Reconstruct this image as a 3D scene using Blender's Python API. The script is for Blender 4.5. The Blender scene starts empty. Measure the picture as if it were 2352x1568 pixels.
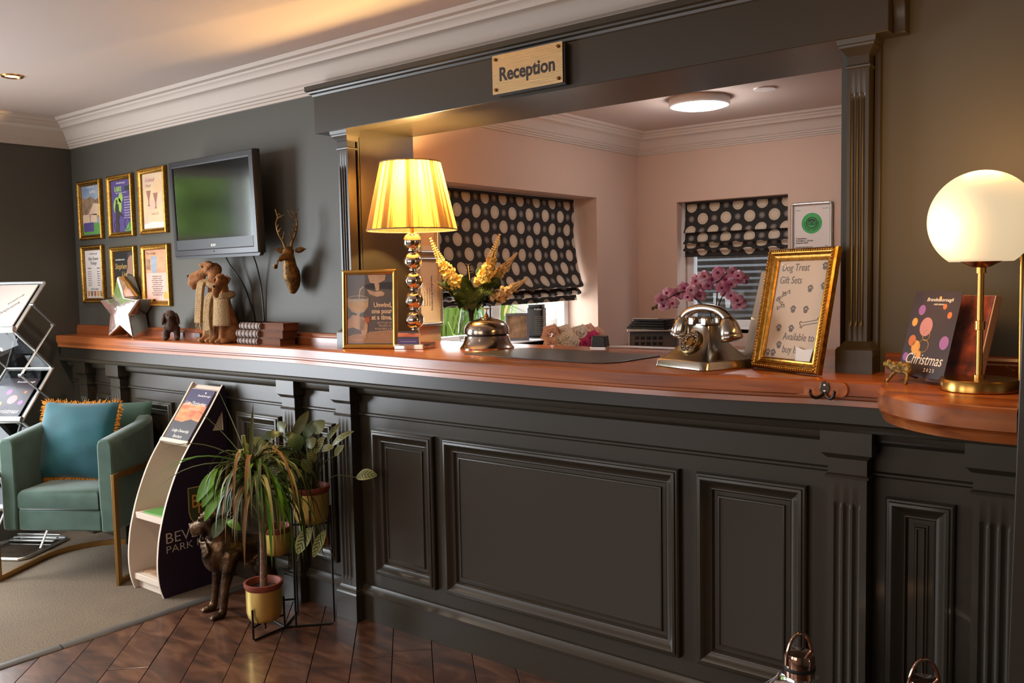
import bpy, bmesh, math, random
from mathutils import Vector, Matrix
RND = random.Random(7)
SC = bpy.context.scene
COL = SC.collection
PI = math.pi
sin, cos = math.sin, math.cos

# ------------------------------------------------------------------ camera
YAW, PITCH, ROLL = -0.67073, 0.07154, 0.01979
CAMPOS = Vector((0, 0, 1.37))
fwd = Vector((sin(YAW)*cos(PITCH), cos(YAW)*cos(PITCH), -sin(PITCH)))
rgt = Vector((cos(YAW), -sin(YAW), 0))
dwn = fwd.cross(rgt)
r2 = cos(ROLL)*rgt + sin(ROLL)*dwn
d2 = -sin(ROLL)*rgt + cos(ROLL)*dwn
cam = bpy.data.cameras.new('camera')
cam.sensor_width = 36
cam.lens = 2033.4/2352*36
cam.clip_start = 0.02
co = bpy.data.objects.new('camera', cam)
COL.objects.link(co)
mw = Matrix((( r2.x, -d2.x, -fwd.x, CAMPOS.x), (r2.y, -d2.y, -fwd.y, CAMPOS.y), (r2.z, -d2.z, -fwd.z, CAMPOS.z), (0, 0, 0, 1)))
co.matrix_world = mw
SC.camera = co

# ------------------------------------------------------------------ view, world, daylight, room lamps
SC.view_settings.view_transform = 'Standard'
SC.view_settings.look = 'None'
SC.view_settings.gamma = 1
SC.view_settings.exposure = 0.45
SC.view_settings.use_curve_mapping = False

W = bpy.data.worlds.new('sky')
SC.world = W
W.use_nodes = True
wn = W.node_tree.nodes
wn['Background'].inputs[0].default_value = (0.78, 0.88, 1.0, 1)
wn['Background'].inputs[1].default_value = 3.0

def area(name, loc, target, sx, sy, power, col, spread=PI):
    l = bpy.data.lights.new(name, 'AREA')
    l.shape = 'RECTANGLE'; l.size = sx; l.size_y = sy
    l.energy = power; l.color = col; l.spread = spread
    o = bpy.data.objects.new(name, l); COL.objects.link(o)
    o.location = loc
    o.rotation_euler = (Vector(target)-Vector(loc)).to_track_quat('-Z', 'Y').to_euler()
    return o

def spot(name, loc, target, power, col, ang=100, blend=.6, rad=.03):
    l = bpy.data.lights.new(name, 'SPOT')
    l.energy = power; l.color = col; l.spot_size = math.radians(ang); l.spot_blend = blend; l.shadow_soft_size = rad
    o = bpy.data.objects.new(name, l); COL.objects.link(o)
    o.location = loc
    o.rotation_euler = (Vector(target)-Vector(loc)).to_track_quat('-Z', 'Y').to_euler()
    return o

def point(name, loc, power, col, rad=.05):
    l = bpy.data.lights.new(name, 'POINT')
    l.energy = power; l.color = col; l.shadow_soft_size = rad
    o = bpy.data.objects.new(name, l); COL.objects.link(o); o.location = loc
    return o

DAY = (0.86, 0.93, 1.0)
WARM = (1.0, 0.68, 0.38)
SOFT = (1.0, 0.80, 0.62)
# daylight through the glazed bay in the left wall (beyond the rack); two fill lamps added behind the camera, no windows there
area('daylight_left_window', (-5.02, 0.52, 1.2), (-3.0, 0.9, .8), .95, 1.6, 64, DAY)
area('daylight_left_window_low', (-5.02, 1.5, .82), (-3.0, 1.3, .3), .9, .9, 10, DAY)
area('rear_fill', (-1.6, -2.42, 1.45), (-1.9, 1, 1.1), 1.8, 1.4, 15, (1, .88, .76))
area('rear_fill_left', (-3.9, -2.42, 1.45), (-3.3, 1, .9), 1.4, 1.4, 24, (.95, .95, 1))
# daylight entering the office window behind the spotted blind
area('daylight_office_window', (-2.99, 3.55, 1.19), (-1.6, 3.5, 1.0), 1.2, .18, 7, (1, 1, 1))
# recessed ceiling lamps of the lounge
for i, (x, y) in enumerate([(-4.118, 1.736), (-4.1, 0.0), (-2.2, 0.5), (-2.2, -1.2)]):
    spot('downlight_beam', (x, y, 2.27), (x, y, 0), 26, SOFT, 130, .8)
# unseen spot without a fixture, added to rake a yellow streak along the ceiling
spot('ceiling_streak_spot', (-.9, 2.10, 2.16), (-2.5, 1.99, 2.262), 300, (1, .60, .2), 8.5, .4, .012)

# ------------------------------------------------------------------ materials
def lin(c):
    def f(x):
        x /= 255
        return x/12.92 if x <= .04045 else ((x+.055)/1.055)**2.4
    return (f(c[0]), f(c[1]), f(c[2]), 1)

MATS = {}
def M(name, col, rough=.5, metal=0, noise=None, bump=None, coat=0, emit=None, spec=.5, scale3=(1, 1, 1), col2=None, sheen=0, trans=0, alpha=1):
    """sRGB colours; noise=(scale, detail) mixes col with col2; bump=(scale, strength, distance)"""
    if name in MATS: return MATS[name]
    m = bpy.data.materials.new(name); m.use_nodes = True
    nt = m.node_tree; b = nt.nodes['Principled BSDF']
    b.inputs['Base Color'].default_value = lin(col)
    b.inputs['Roughness'].default_value = rough
    b.inputs['Metallic'].default_value = metal
    b.inputs['Coat Weight'].default_value = coat
    b.inputs['Coat Roughness'].default_value = .12
    b.inputs['Specular IOR Level'].default_value = spec
    b.inputs['Transmission Weight'].default_value = trans
    b.inputs['Alpha'].default_value = alpha
    if sheen:
        b.inputs['Sheen Weight'].default_value = sheen
        b.inputs['Sheen Roughness'].default_value = .4
    if emit:
        b.inputs['Emission Color'].default_value = lin(emit[0]); b.inputs['Emission Strength'].default_value = emit[1]
    if noise or bump:
        tc = nt.nodes.new('ShaderNodeTexCoord'); mp = nt.nodes.new('ShaderNodeMapping')
        mp.inputs['Scale'].default_value = scale3
        nt.links.new(tc.outputs['Object'], mp.inputs[0])
    if noise:
        n = nt.nodes.new('ShaderNodeTexNoise'); n.inputs['Scale'].default_value = noise[0]; n.inputs['Detail'].default_value = noise[1]
        nt.links.new(mp.outputs[0], n.inputs[0])
        r = nt.nodes.new('ShaderNodeValToRGB')
        r.color_ramp.elements[0].position = .35; r.color_ramp.elements[1].position = .65
        r.color_ramp.elements[0].color = lin(col); r.color_ramp.elements[1].color = lin(col2 or col)
        nt.links.new(n.outputs[0], r.inputs[0]); nt.links.new(r.outputs[0], b.inputs['Base Color'])
    if bump:
        n = nt.nodes.new('ShaderNodeTexNoise'); n.inputs['Scale'].default_value = bump[0]; n.inputs['Detail'].default_value = 4
        nt.links.new(mp.outputs[0], n.inputs[0])
        bp = nt.nodes.new('ShaderNodeBump'); bp.inputs['Strength'].default_value = bump[1]; bp.inputs['Distance'].default_value = bump[2]
        nt.links.new(n.outputs[0], bp.inputs['Height']); nt.links.new(bp.outputs[0], b.inputs['Normal'])
    MATS[name] = m
    return m

def thin_glass(name, refl=1.0, tint=(1, 1, 1, 1)):
    m = bpy.data.materials.new(name); m.use_nodes = True
    nt = m.node_tree; nt.nodes.clear()
    out = nt.nodes.new('ShaderNodeOutputMaterial'); mx = nt.nodes.new('ShaderNodeMixShader')
    tr = nt.nodes.new('ShaderNodeBsdfTransparent'); gl = nt.nodes.new('ShaderNodeBsdfGlossy'); fr = nt.nodes.new('ShaderNodeFresnel')
    tr.inputs[0].default_value = tint; gl.inputs['Roughness'].default_value = .02; fr.inputs[0].default_value = 1.45
    mt = nt.nodes.new('ShaderNodeMath'); mt.operation = 'MULTIPLY'; mt.inputs[1].default_value = refl
    ge = nt.nodes.new('ShaderNodeNewGeometry'); iv = nt.nodes.new('ShaderNodeMath'); iv.operation = 'SUBTRACT'; iv.inputs[0].default_value = refl
    nt.links.new(ge.outputs['Backfacing'], iv.inputs[1]); iv.use_clamp = True      # only the outer face reflects
    nt.links.new(iv.outputs[0], mt.inputs[1])
    nt.links.new(fr.outputs[0], mt.inputs[0]); nt.links.new(mt.outputs[0], mx.inputs[0])
    nt.links.new(tr.outputs[0], mx.inputs[1]); nt.links.new(gl.outputs[0], mx.inputs[2]); nt.links.new(mx.outputs[0], out.inputs[0])
    MATS[name] = m
    return m

# ------------------------------------------------------------------ mesh builder
class MB:
    def __init__(s): s.v = []; s.f = []; s.mi = []; s.uv = None
    def _add(s, vs, fs, mi=0):
        o = len(s.v); s.v += [tuple(p) for p in vs]; s.f += [tuple(i+o for i in f) for f in fs]; s.mi += [mi]*len(fs); return s
    def box(s, x0, x1, y0, y1, z0, z1, mi=0):
        return s._add([(x0,y0,z0),(x1,y0,z0),(x1,y1,z0),(x0,y1,z0),(x0,y0,z1),(x1,y0,z1),(x1,y1,z1),(x0,y1,z1)],
            [(0,3,2,1),(4,5,6,7),(0,1,5,4),(1,2,6,5),(2,3,7,6),(3,0,4,7)], mi)
    def lathe(s, prof, n=24, c=(0,0,0), mi=0, cap=True, axis='z', a0=0, a1=2*PI):
        full = abs(a1-a0-2*PI) < 1e-6
        k = n if full else n+1
        vs = []
        for r, z in prof:
            for i in range(k):
                a = a0+(a1-a0)*i/n
                p = (r*cos(a), r*sin(a), z)
                if axis == 'y': p = (p[0], z, p[1])
                if axis == 'x': p = (z, p[0], p[1])
                vs.append((p[0]+c[0], p[1]+c[1], p[2]+c[2]))
        fs = []
        for j in range(len(prof)-1):
            for i in range(n):
                i2 = (i+1) % k
                fs.append((j*k+i, j*k+i2, (j+1)*k+i2, (j+1)*k+i))
        if cap and full:
            if prof[0][0] > 1e-5: fs.append(tuple(reversed(range(k))))
            if prof[-1][0] > 1e-5: fs.append(tuple((len(prof)-1)*k+i for i in range(k)))
        return s._add(vs, fs, mi)
    def ell(s, c, r, n=14, m=9, mi=0, rot=None):
        if not hasattr(r, '__len__'): r = (r, r, r)
        vs = []
        for j in range(m+1):
            t = PI*j/m
            for i in range(n):
                a = 2*PI*i/n
                p = Vector((r[0]*sin(t)*cos(a), r[1]*sin(t)*sin(a), -r[2]*cos(t)))
                if rot is not None: p = rot @ p
                vs.append(p+Vector(c))
        fs = [(j*n+i, j*n+(i+1) % n, (j+1)*n+(i+1) % n, (j+1)*n+i) for j in range(m) for i in range(n)]
        return s._add(vs, fs, mi)
    def tube(s, path, r, n=8, closed=False, mi=0, cap=True, flat=1.0):
        P = [Vector(p) for p in path]; k = len(P)
        rr = r if hasattr(r, '__len__') else [r]*k
        vs = []; prev = None
        for i in range(k):
            if closed: t = P[(i+1) % k]-P[i-1]
            else: t = P[min(i+1, k-1)]-P[max(i-1, 0)]
            if t.length < 1e-9: t = Vector((0,0,1))
            t.normalize()
            if prev is None:
                u = t.cross(Vector((0,0,1)))
                if u.length < 1e-3: u = t.cross(Vector((0,1,0)))
            else:
                u = prev-t*prev.dot(t)
                if u.length < 1e-6: u = t.orthogonal()
            u.normalize(); prev = u; w = t.cross(u)
            for j in range(n):
                a = 2*PI*j/n
                vs.append(P[i]+u*(rr[i]*cos(a))+w*(rr[i]*sin(a)*flat))
        fs = []
        for i in range(k if closed else k-1):
            i2 = (i+1) % k
            for j in range(n):
                fs.append((i*n+j, i*n+(j+1) % n, i2*n+(j+1) % n, i2*n+j))
        if cap and not closed:
            fs.append(tuple(reversed(range(n)))); fs.append(tuple((k-1)*n+j for j in range(n)))
        return s._add(vs, fs, mi)
    def prism(s, poly, d0, d1, ax='z', mi=0):
        """extrude a 2D polygon along ax; poly in the other two axes (z: xy, y: xz, x: yz)"""
        n = len(poly)
        def p3(a, b, d): return (a,b,d) if ax == 'z' else ((a,d,b) if ax == 'y' else (d,a,b))
        vs = [p3(a,b,d0) for a, b in poly]+[p3(a,b,d1) for a, b in poly]
        fs = [tuple(range(n)), tuple(reversed(range(n, 2*n)))]+[(i, n+i, n+(i+1) % n, (i+1) % n) for i in range(n)]
        return s._add(vs, fs, mi)
    def ring(s, x0, x1, z0, z1, prof, y, mi=0, fill=False):
        """mitred rectangular moulding in the xz plane, prof = [(inset, height towards -y)]"""
        vs = []
        for o, d in prof:
            vs += [(x0+o, y-d, z0+o), (x1-o, y-d, z0+o), (x1-o, y-d, z1-o), (x0+o, y-d, z1-o)]
        fs = [(j*4+i, j*4+(i+1) % 4, (j+1)*4+(i+1) % 4, (j+1)*4+i) for j in range(len(prof)-1) for i in range(4)]
        if fill: fs.append(tuple((len(prof)-1)*4+i for i in range(4)))
        return s._add(vs, fs, mi)
    def sweep(s, paths, mi=0, caps=True):
        """paths: list of polylines (one per profile point), skinned together"""
        k = len(paths[0]); vs = [p for path in paths for p in path]
        fs = [(j*k+i, j*k+i+1, (j+1)*k+i+1, (j+1)*k+i) for j in range(len(paths)-1) for i in range(k-1)]
        if caps: fs += [tuple(j*k for j in range(len(paths))), tuple(j*k+k-1 for j in reversed(range(len(paths))))]
        return s._add(vs, fs, mi)
    def grid(s, fn, nu, nv, mi=0, uvfn=None):
        vs = [fn(i/nu, j/nv) for j in range(nv+1) for i in range(nu+1)]
        fs = [(j*(nu+1)+i, j*(nu+1)+i+1, (j+1)*(nu+1)+i+1, (j+1)*(nu+1)+i) for j in range(nv) for i in range(nu)]
        if uvfn:
            o = len(s.v)
            s.uv = s.uv or {}
            for j in range(nv+1):
                for i in range(nu+1): s.uv[o+j*(nu+1)+i] = uvfn(i/nu, j/nv)
        return s._add(vs, fs, mi)
    def tf(s, m, start=0):
        for i in range(start, len(s.v)): s.v[i] = tuple(m @ Vector(s.v[i]))
        return s
    def mesh(s, name, mats, smooth=None):
        me = bpy.data.meshes.new(name)
        me.from_pydata(s.v, [], s.f)
        for m in (mats if isinstance(mats, (list, tuple)) else [mats]):
            me.materials.append(MATS[m] if isinstance(m, str) else m)
        if any(s.mi): me.polygons.foreach_set('material_index', s.mi)
        if s.uv:
            l = me.uv_layers.new(name='uv')
            for lp in me.loops: l.data[lp.index].uv = s.uv.get(lp.vertex_index, (0, 0))
        bm = bmesh.new(); bm.from_mesh(me); bmesh.ops.recalc_face_normals(bm, faces=bm.faces); bm.to_mesh(me); bm.free()
        if smooth:
            me.polygons.foreach_set('use_smooth', [True]*len(me.polygons))
            me.set_sharp_from_angle(angle=math.radians(smooth))
        me.update()
        return me
    def build(s, name, mats, parent=None, smooth=35, bevel=0, label=None, solid=0, subd=0, loc=None):
        o = bpy.data.objects.new(name, s.mesh(name, mats, smooth))
        COL.objects.link(o)
        if parent: o.parent = parent
        if loc: o.location = loc
        if solid:
            md = o.modifiers.new('solid', 'SOLIDIFY'); md.thickness = solid
        if bevel:
            md = o.modifiers.new('bevel', 'BEVEL'); md.width = bevel; md.segments = 2; md.limit_method = 'ANGLE'; md.angle_limit = math.radians(40)
        if subd:
            md = o.modifiers.new('subd', 'SUBSURF'); md.levels = subd; md.render_levels = subd
        if label: o['label'] = label
        return o

def thing(name, label, cat, loc=(0, 0, 0), rz=0, rx=0, group=None):
    o = bpy.data.objects.new(name, None); COL.objects.link(o)
    o.empty_display_size = .05
    o.location = loc; o.rotation_euler = (rx, 0, rz)
    o['label'] = label; o['category'] = cat
    if group: o['group'] = group
    return o
def tag(o, label, cat, group=None):
    o['label'] = label; o['category'] = cat
    if group: o['group'] = group
    return o
def struct(o): o['kind'] = 'structure'; return o
def stuff(o): o['kind'] = 'stuff'; return o

def text_mesh(s, size=.02, shear=0, align='CENTER', ext=.0003, sx=1, bold=0, space=1):
    cu = bpy.data.curves.new('t', 'FONT'); cu.body = s; cu.size = size; cu.shear = shear; cu.align_x = align
    cu.extrude = ext; cu.resolution_u = 3; cu.offset = bold; cu.space_character = space
    o = bpy.data.objects.new('t', cu)
    me = bpy.data.meshes.new_from_object(o)
    bpy.data.objects.remove(o); bpy.data.curves.remove(cu)
    for v in me.vertices:
        x, y, z = v.co; v.co = (x*sx, -z, y)       # letters stand in the xz plane and face -y
    return me
def text(parent, s, x, z, y, size, mat, shear=0, align='CENTER', sx=1, bold=0, ext=.0003, name='lettering', rot=0, space=1):
    me = text_mesh(s, size, shear, align, ext, sx, bold, space)
    me.name = name; me.materials.clear(); me.materials.append(MATS[mat])
    o = bpy.data.objects.new(name, me); COL.objects.link(o); o.parent = parent
    o.location = (x, y, z); o.rotation_euler = (0, rot, 0)
    return o

def remesh_blob(mb, voxel, smooth_it=6, fac=.5, noise=0, sc=60):
    me = mb.mesh('blob', [], None)
    o = bpy.data.objects.new('blob', me); COL.objects.link(o)
    a = o.modifiers.new('r', 'REMESH'); a.mode = 'VOXEL'; a.voxel_size = voxel
    b = o.modifiers.new('s', 'SMOOTH'); b.iterations = smooth_it; b.factor = fac
    dg = bpy.context.evaluated_depsgraph_get()
    m2 = bpy.data.meshes.new_from_object(o.evaluated_get(dg))
    bpy.data.objects.remove(o); bpy.data.meshes.remove(me)
    m2.polygons.foreach_set('use_smooth', [True]*len(m2.polygons))
    return m2
def blob(name, mb, mat, parent, voxel=.006, smooth_it=6, fac=.5):
    m2 = remesh_blob(mb, voxel, smooth_it, fac)
    m2.name = name; m2.materials.clear(); m2.materials.append(MATS[mat])
    o = bpy.data.objects.new(name, m2); COL.objects.link(o)
    if parent: o.parent = parent
    return o
def cap(mb, a, b, ra, rb, n=10):
    """tapered limb with round ends, for blobs"""
    a = Vector(a); b = Vector(b)
    mb.tube([a, a.lerp(b, .33), a.lerp(b, .66), b], [ra, ra+(rb-ra)*.33, ra+(rb-ra)*.66, rb], n)
    mb.ell(a, ra, 10, 6); mb.ell(b, rb, 10, 6)
    return mb
def bez(p0, p1, p2, p3, n=10):
    P = [Vector(p) for p in (p0, p1, p2, p3)]
    return [((1-t)**3)*P[0]+3*((1-t)**2)*t*P[1]+3*(1-t)*t*t*P[2]+t**3*P[3] for t in [i/n for i in range(n+1)]]
def spl(pts, n=6):
    P = [Vector(p) for p in pts]; out = []
    for i in range(len(P)-1):
        a = P[max(i-1, 0)]; b = P[i]; c = P[i+1]; d = P[min(i+2, len(P)-1)]
        for k in range(n):
            t = k/n
            out.append(.5*((2*b)+(c-a)*t+(2*a-5*b+4*c-d)*t*t+(-a+3*b-3*c+d)*t**3))
    out.append(P[-1]); return out
def rrect(x0, x1, y0, y1, r, n=5):
    out = []
    for cx, cy, a0 in ((x1-r, y1-r, 0), (x0+r, y1-r, PI/2), (x0+r, y0+r, PI), (x1-r, y0+r, 1.5*PI)):
        for i in range(n+1):
            a = a0+PI/2*i/n; out.append((cx+r*cos(a), cy+r*sin(a)))
    return out
def circ(cx, cy, rx, ry=None, n=20, a0=0):
    ry = ry or rx
    return [(cx+rx*cos(a0+2*PI*i/n), cy+ry*sin(a0+2*PI*i/n)) for i in range(n)]
def shapes(parent, name, polys, y, mat, th=.0003):
    """flat printed shapes standing in the xz plane"""
    mb = MB()
    for p in polys: mb.prism(p, y, y-th, 'y')
    return mb.build(name, mat, parent, smooth=None)
# ------------------------------------------------------------------ palette
M('wall_paint', (76, 73, 64), .55, bump=(260, .08, .002))
M('panel_paint', (55, 48, 37), .33, spec=.5, bump=(40, .04, .002), scale3=(.3, 1, 1))
M('office_paint', (200, 172, 154), .75, bump=(300, .05, .001))
M('plaster_white', (196, 182, 170), .7)
M('ceiling_paint', (194, 177, 166), .8)
M('shade_dark', (20, 20, 18), .6)
M('gold_leaf', (200, 152, 74), .36, 1, noise=(90, 3), col2=(160, 114, 46))
M('gold_satin', (208, 162, 84), .28, 1)
M('brass', (196, 150, 78), .24, 1)
M('brass_dark', (140, 100, 50), .3, 1)
M('pot_gold', (240, 210, 126), .42, 1, bump=(30, .06, .004), scale3=(1, 1, .05))
M('nickel', (186, 172, 158), .17, 1, bump=(50, .03, .002))
M('dial_patina', (120, 98, 66), .32, 1)
M('pewter', (178, 170, 158), .2, 1, bump=(36, .05, .003))
M('chrome', (225, 225, 228), .06, 1)
M('alu', (206, 205, 200), .38, 1)
M('mirror_ball', (232, 222, 210), .035, 1)
M('black_metal', (18, 18, 18), .5, .3)
M('black_plastic', (22, 22, 23), .4)
M('gun_metal', (70, 66, 62), .35, .2)
M('tv_bezel', (52, 52, 55), .35, .2)
M('tv_screen', (6, 7, 8), .09, coat=1, spec=.8)
M('velvet', (68, 94, 80), .8, sheen=.5, noise=(9, 3), col2=(56, 80, 68), bump=(300, .08, .001))
M('velvet_deep', (52, 80, 64), .8, sheen=.5)
M('teal_velvet', (14, 88, 96), .75, sheen=.6, noise=(7, 3), col2=(10, 70, 80))
M('fringe_orange', (214, 138, 34), .9)
M('leg_gold', (168, 126, 72), .35, .85)
M('bronze', (112, 88, 64), .33, .85, noise=(14, 5), col2=(46, 34, 24), bump=(70, .5, .006))
M('terrier_brown', (176, 120, 70), .85, noise=(40, 6), col2=(140, 90, 50), bump=(120, .8, .006))
M('scarf_knit', (188, 158, 116), .95, bump=(170, 1, .006))
M('puppy_brown', (82, 56, 40), .8, noise=(60, 4), col2=(52, 34, 24), bump=(150, .9, .005))
M('deer_gold', (142, 104, 48), .5, .55, noise=(60, 5), col2=(84, 56, 24), bump=(130, .5, .004))
M('leather_book', (160, 136, 124), .6, noise=(60, 4), col2=(124, 98, 88), bump=(120, .5, .002))
M('leather_brown', (128, 72, 34), .6, noise=(50, 4), col2=(92, 48, 22))
M('page_edge', (110, 62, 34), .8)
M('paper', (226, 216, 208), .7)
M('paper_warm', (214, 186, 158), .6)
M('paper_pink', (222, 178, 164), .6)
M('ink', (60, 52, 50), .8)
M('ink_grey', (120, 108, 104), .8)
M('white_print', (235, 228, 220), .7)
M('purple', (38, 22, 44), .5)
M('purple_print', (88, 70, 130), .6)
M('lime_print', (160, 196, 84), .6)
M('green_print', (92, 150, 70), .6)
M('ta_green', (66, 168, 92), .6)
M('cream_board', (206, 188, 170), .6)
M('terracotta', (128, 58, 40), .6)
M('soil', (52, 38, 28), 1, noise=(150, 4), col2=(30, 22, 16), bump=(150, 1, .01))
M('bark', (128, 96, 74), .9, noise=(70, 4), col2=(92, 66, 50), bump=(120, .8, .004))
M('leaf_olive', (98, 102, 48), .42, noise=(12, 3), col2=(64, 76, 32))
M('leaf_dark', (46, 66, 30), .4, noise=(10, 3), col2=(62, 84, 38))
M('leaf_bright', (104, 158, 44), .4, noise=(8, 3), col2=(78, 132, 34))
M('leaf_brown', (120, 84, 36), .6)
M('leaf_pale', (146, 146, 92), .5)
M('stem_green', (84, 84, 36), .6)
M('stem_dark', (50, 40, 26), .7)
M('flower_yellow', (254, 230, 160), .8, noise=(60, 3), col2=(248, 208, 116))
M('flower_pale', (250, 224, 176), .8, noise=(60, 3), col2=(240, 204, 146))
M('orchid_pink', (206, 120, 164), .7, noise=(26, 3), col2=(232, 190, 206))
M('orchid_deep', (150, 40, 96), .7)
M('petal_white', (255, 250, 246), .8)
M('petal_blush', (250, 212, 204), .8)
M('petal_magenta', (208, 70, 140), .8)
M('shade_trim', (150, 128, 96), .7)
M('lamp_white', (216, 206, 190), .35, emit=((255, 230, 184), .46))
M('office_lamp', (255, 255, 255), .4, emit=((255, 248, 250), 9.0))
M('downlight_glow', (255, 240, 210), .4, emit=((255, 222, 160), 9.0))
M('grey_plastic', (104, 102, 104), .45)
M('white_upvc', (226, 222, 220), .35)
M('fence_timber', (196, 184, 170), .8, noise=(14, 4), col2=(170, 156, 142), scale3=(1, .15, 1))
M('orange_timber', (206, 150, 84), .7)
M('grass_green', (120, 168, 60), .6, noise=(5, 2), col2=(170, 196, 96))
M('hedge_green', (96, 128, 44), .8, noise=(4, 6), col2=(150, 176, 70))
M('brick_red', (176, 122, 104), .9, noise=(6, 4), col2=(150, 98, 82))
M('patio', (190, 176, 160), .9)
M('hook_nickel', (90, 84, 78), .18, 1)
M('mat_leather', (58, 52, 48), .38, bump=(240, .25, .001))
M('strip_grey', (92, 88, 84), .45, .2)
M('sunset_sky', (70, 62, 92), .5)
M('sunset_fire', (214, 96, 60), .5, noise=(16, 5), col2=(240, 150, 90), scale3=(1, 1, 3))
M('sunset_dark', (64, 56, 58), .5)
M('poster_brown', (92, 70, 52), .5, noise=(7, 2), col2=(74, 56, 42))
M('poster_glow', (168, 118, 70), .5)
M('poster_cream', (226, 186, 140), .6)
M('skin_print', (206, 164, 122), .6, noise=(20, 3), col2=(186, 140, 100))
M('flower_red', (186, 86, 40), .7)
M('wine_print', (204, 162, 106), .6, noise=(40, 3), col2=(190, 146, 84))
M('glass_print', (176, 148, 116), .4)
M('xmas_dark', (54, 40, 44), .35, noise=(9, 2), col2=(40, 30, 36), coat=.3)
M('bokeh_purple', (150, 96, 160), .4)
M('bokeh_gold', (224, 160, 74), .4)
M('bokeh_orange', (200, 110, 50), .4)
M('bokeh_rose', (190, 130, 130), .4)
M('gold_ink', (196, 160, 90), .5)
M('xmas_photo', (70, 40, 34), .5, noise=(30, 4), col2=(150, 70, 50))
M('page_stack', (176, 140, 116), .8)
M('blue_print', (120, 140, 170), .6, noise=(10, 3), col2=(160, 170, 180))
M('photo_warm', (176, 140, 110), .6, noise=(26, 4), col2=(120, 96, 70))
M('photo_pink', (216, 178, 160), .6, noise=(10, 4), col2=(226, 200, 150))
M('brick_print', (200, 140, 104), .6, noise=(14, 3), col2=(214, 160, 120), scale3=(1, 1, 3))
M('portrait_tone', (150, 112, 92), .6)
M('rust_gold', (170, 136, 70), .45, .7, noise=(80, 4), col2=(90, 74, 44), bump=(120, 1, .004))
M('verdigris', (140, 136, 120), .6, .5, noise=(90, 4), col2=(90, 82, 66), bump=(150, 1, .004))
M('shoji_black', (26, 24, 24), .5)
M('acrylic_edge', (200, 190, 180), .2)
M('zig_print', (168, 142, 120), .6, noise=(8, 2), col2=(146, 118, 100))
thin_glass('glass', .45)
thin_glass('glass_window', 1.0)
thin_glass('glass_vase', 1.2, (.93, .97, .95, 1))
thin_glass('acrylic', 2.0, (.95, .95, .95, 1))

def nodes_mat(name, rough=.5):
    m = bpy.data.materials.new(name); m.use_nodes = True
    MATS[name] = m
    b = m.node_tree.nodes['Principled BSDF']; b.inputs['Roughness'].default_value = rough
    return m, m.node_tree, b
def mth(nt, op, a, b=None):
    n = nt.nodes.new('ShaderNodeMath'); n.operation = op
    for i, x in enumerate((a, b)):
        if x is None: continue
        if isinstance(x, (int, float)): n.inputs[i].default_value = x
        else: nt.links.new(x, n.inputs[i])
    return n.outputs[0]
def mixc(nt, f, c1, c2):
    n = nt.nodes.new('ShaderNodeMix'); n.data_type = 'RGBA'
    nt.links.new(f, n.inputs[0])
    for i, c in ((6, c1), (7, c2)):
        if isinstance(c, tuple): n.inputs[i].default_value = c
        else: nt.links.new(c, n.inputs[i])
    return n.outputs[2]

def wood(name, c1, c2, c3, scale, rough=.3, coat=.4, rot=0, island=False, knots=.5):
    """streaky wood, grain along local x (turned by rot about z)"""
    m, nt, b = nodes_mat(name, rough)
    tc = nt.nodes.new('ShaderNodeTexCoord'); mp = nt.nodes.new('ShaderNodeMapping')
    mp.inputs['Rotation'].default_value = (0, 0, rot); mp.inputs['Scale'].default_value = scale
    if island:
        oi = nt.nodes.new('ShaderNodeObjectInfo'); va = nt.nodes.new('ShaderNodeVectorMath'); va.operation = 'MULTIPLY_ADD'
        cv = nt.nodes.new('ShaderNodeCombineXYZ')
        for i in range(3): nt.links.new(oi.outputs['Random'], cv.inputs[i])
        nt.links.new(cv.outputs[0], va.inputs[0]); va.inputs[1].default_value = (17, 31, 11); nt.links.new(tc.outputs['Object'], va.inputs[2])
        nt.links.new(va.outputs[0], mp.inputs[0])
    else: nt.links.new(tc.outputs['Object'], mp.inputs[0])
    n = nt.nodes.new('ShaderNodeTexNoise'); n.inputs['Scale'].default_value = 1; n.inputs['Detail'].default_value = 6; n.inputs['Distortion'].default_value = knots
    nt.links.new(mp.outputs[0], n.inputs[0])
    r = nt.nodes.new('ShaderNodeValToRGB'); r.color_ramp.elements.new(.5)
    for e, p, c in zip(r.color_ramp.elements, (.32, .5, .7), (c1, c2, c3)): e.position = p; e.color = lin(c)
    nt.links.new(n.outputs[0], r.inputs[0]); nt.links.new(r.outputs[0], b.inputs['Base Color'])
    b.inputs['Coat Weight'].default_value = coat; b.inputs['Coat Roughness'].default_value = .15
    bp = nt.nodes.new('ShaderNodeBump'); bp.inputs['Strength'].default_value = .12; bp.inputs['Distance'].default_value = .003
    nt.links.new(n.outputs[0], bp.inputs['Height']); nt.links.new(bp.outputs[0], b.inputs['Normal'])
    return m
wood('cherry', (126, 62, 26), (164, 88, 40), (184, 108, 56), (1.3, 22, 22), .3, .3)
M('vase_leaf', (104, 122, 44), .5, noise=(14, 3), col2=(70, 92, 34))
wood('cherry_dark', (100, 48, 20), (140, 72, 32), (164, 90, 44), (1.3, 22, 22), .3, .5)
wood('plank_wood', (58, 38, 29), (86, 54, 38), (114, 78, 56), (3.5, 11, 10), .4, .3, -PI/4, True, 1.6)

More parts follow.
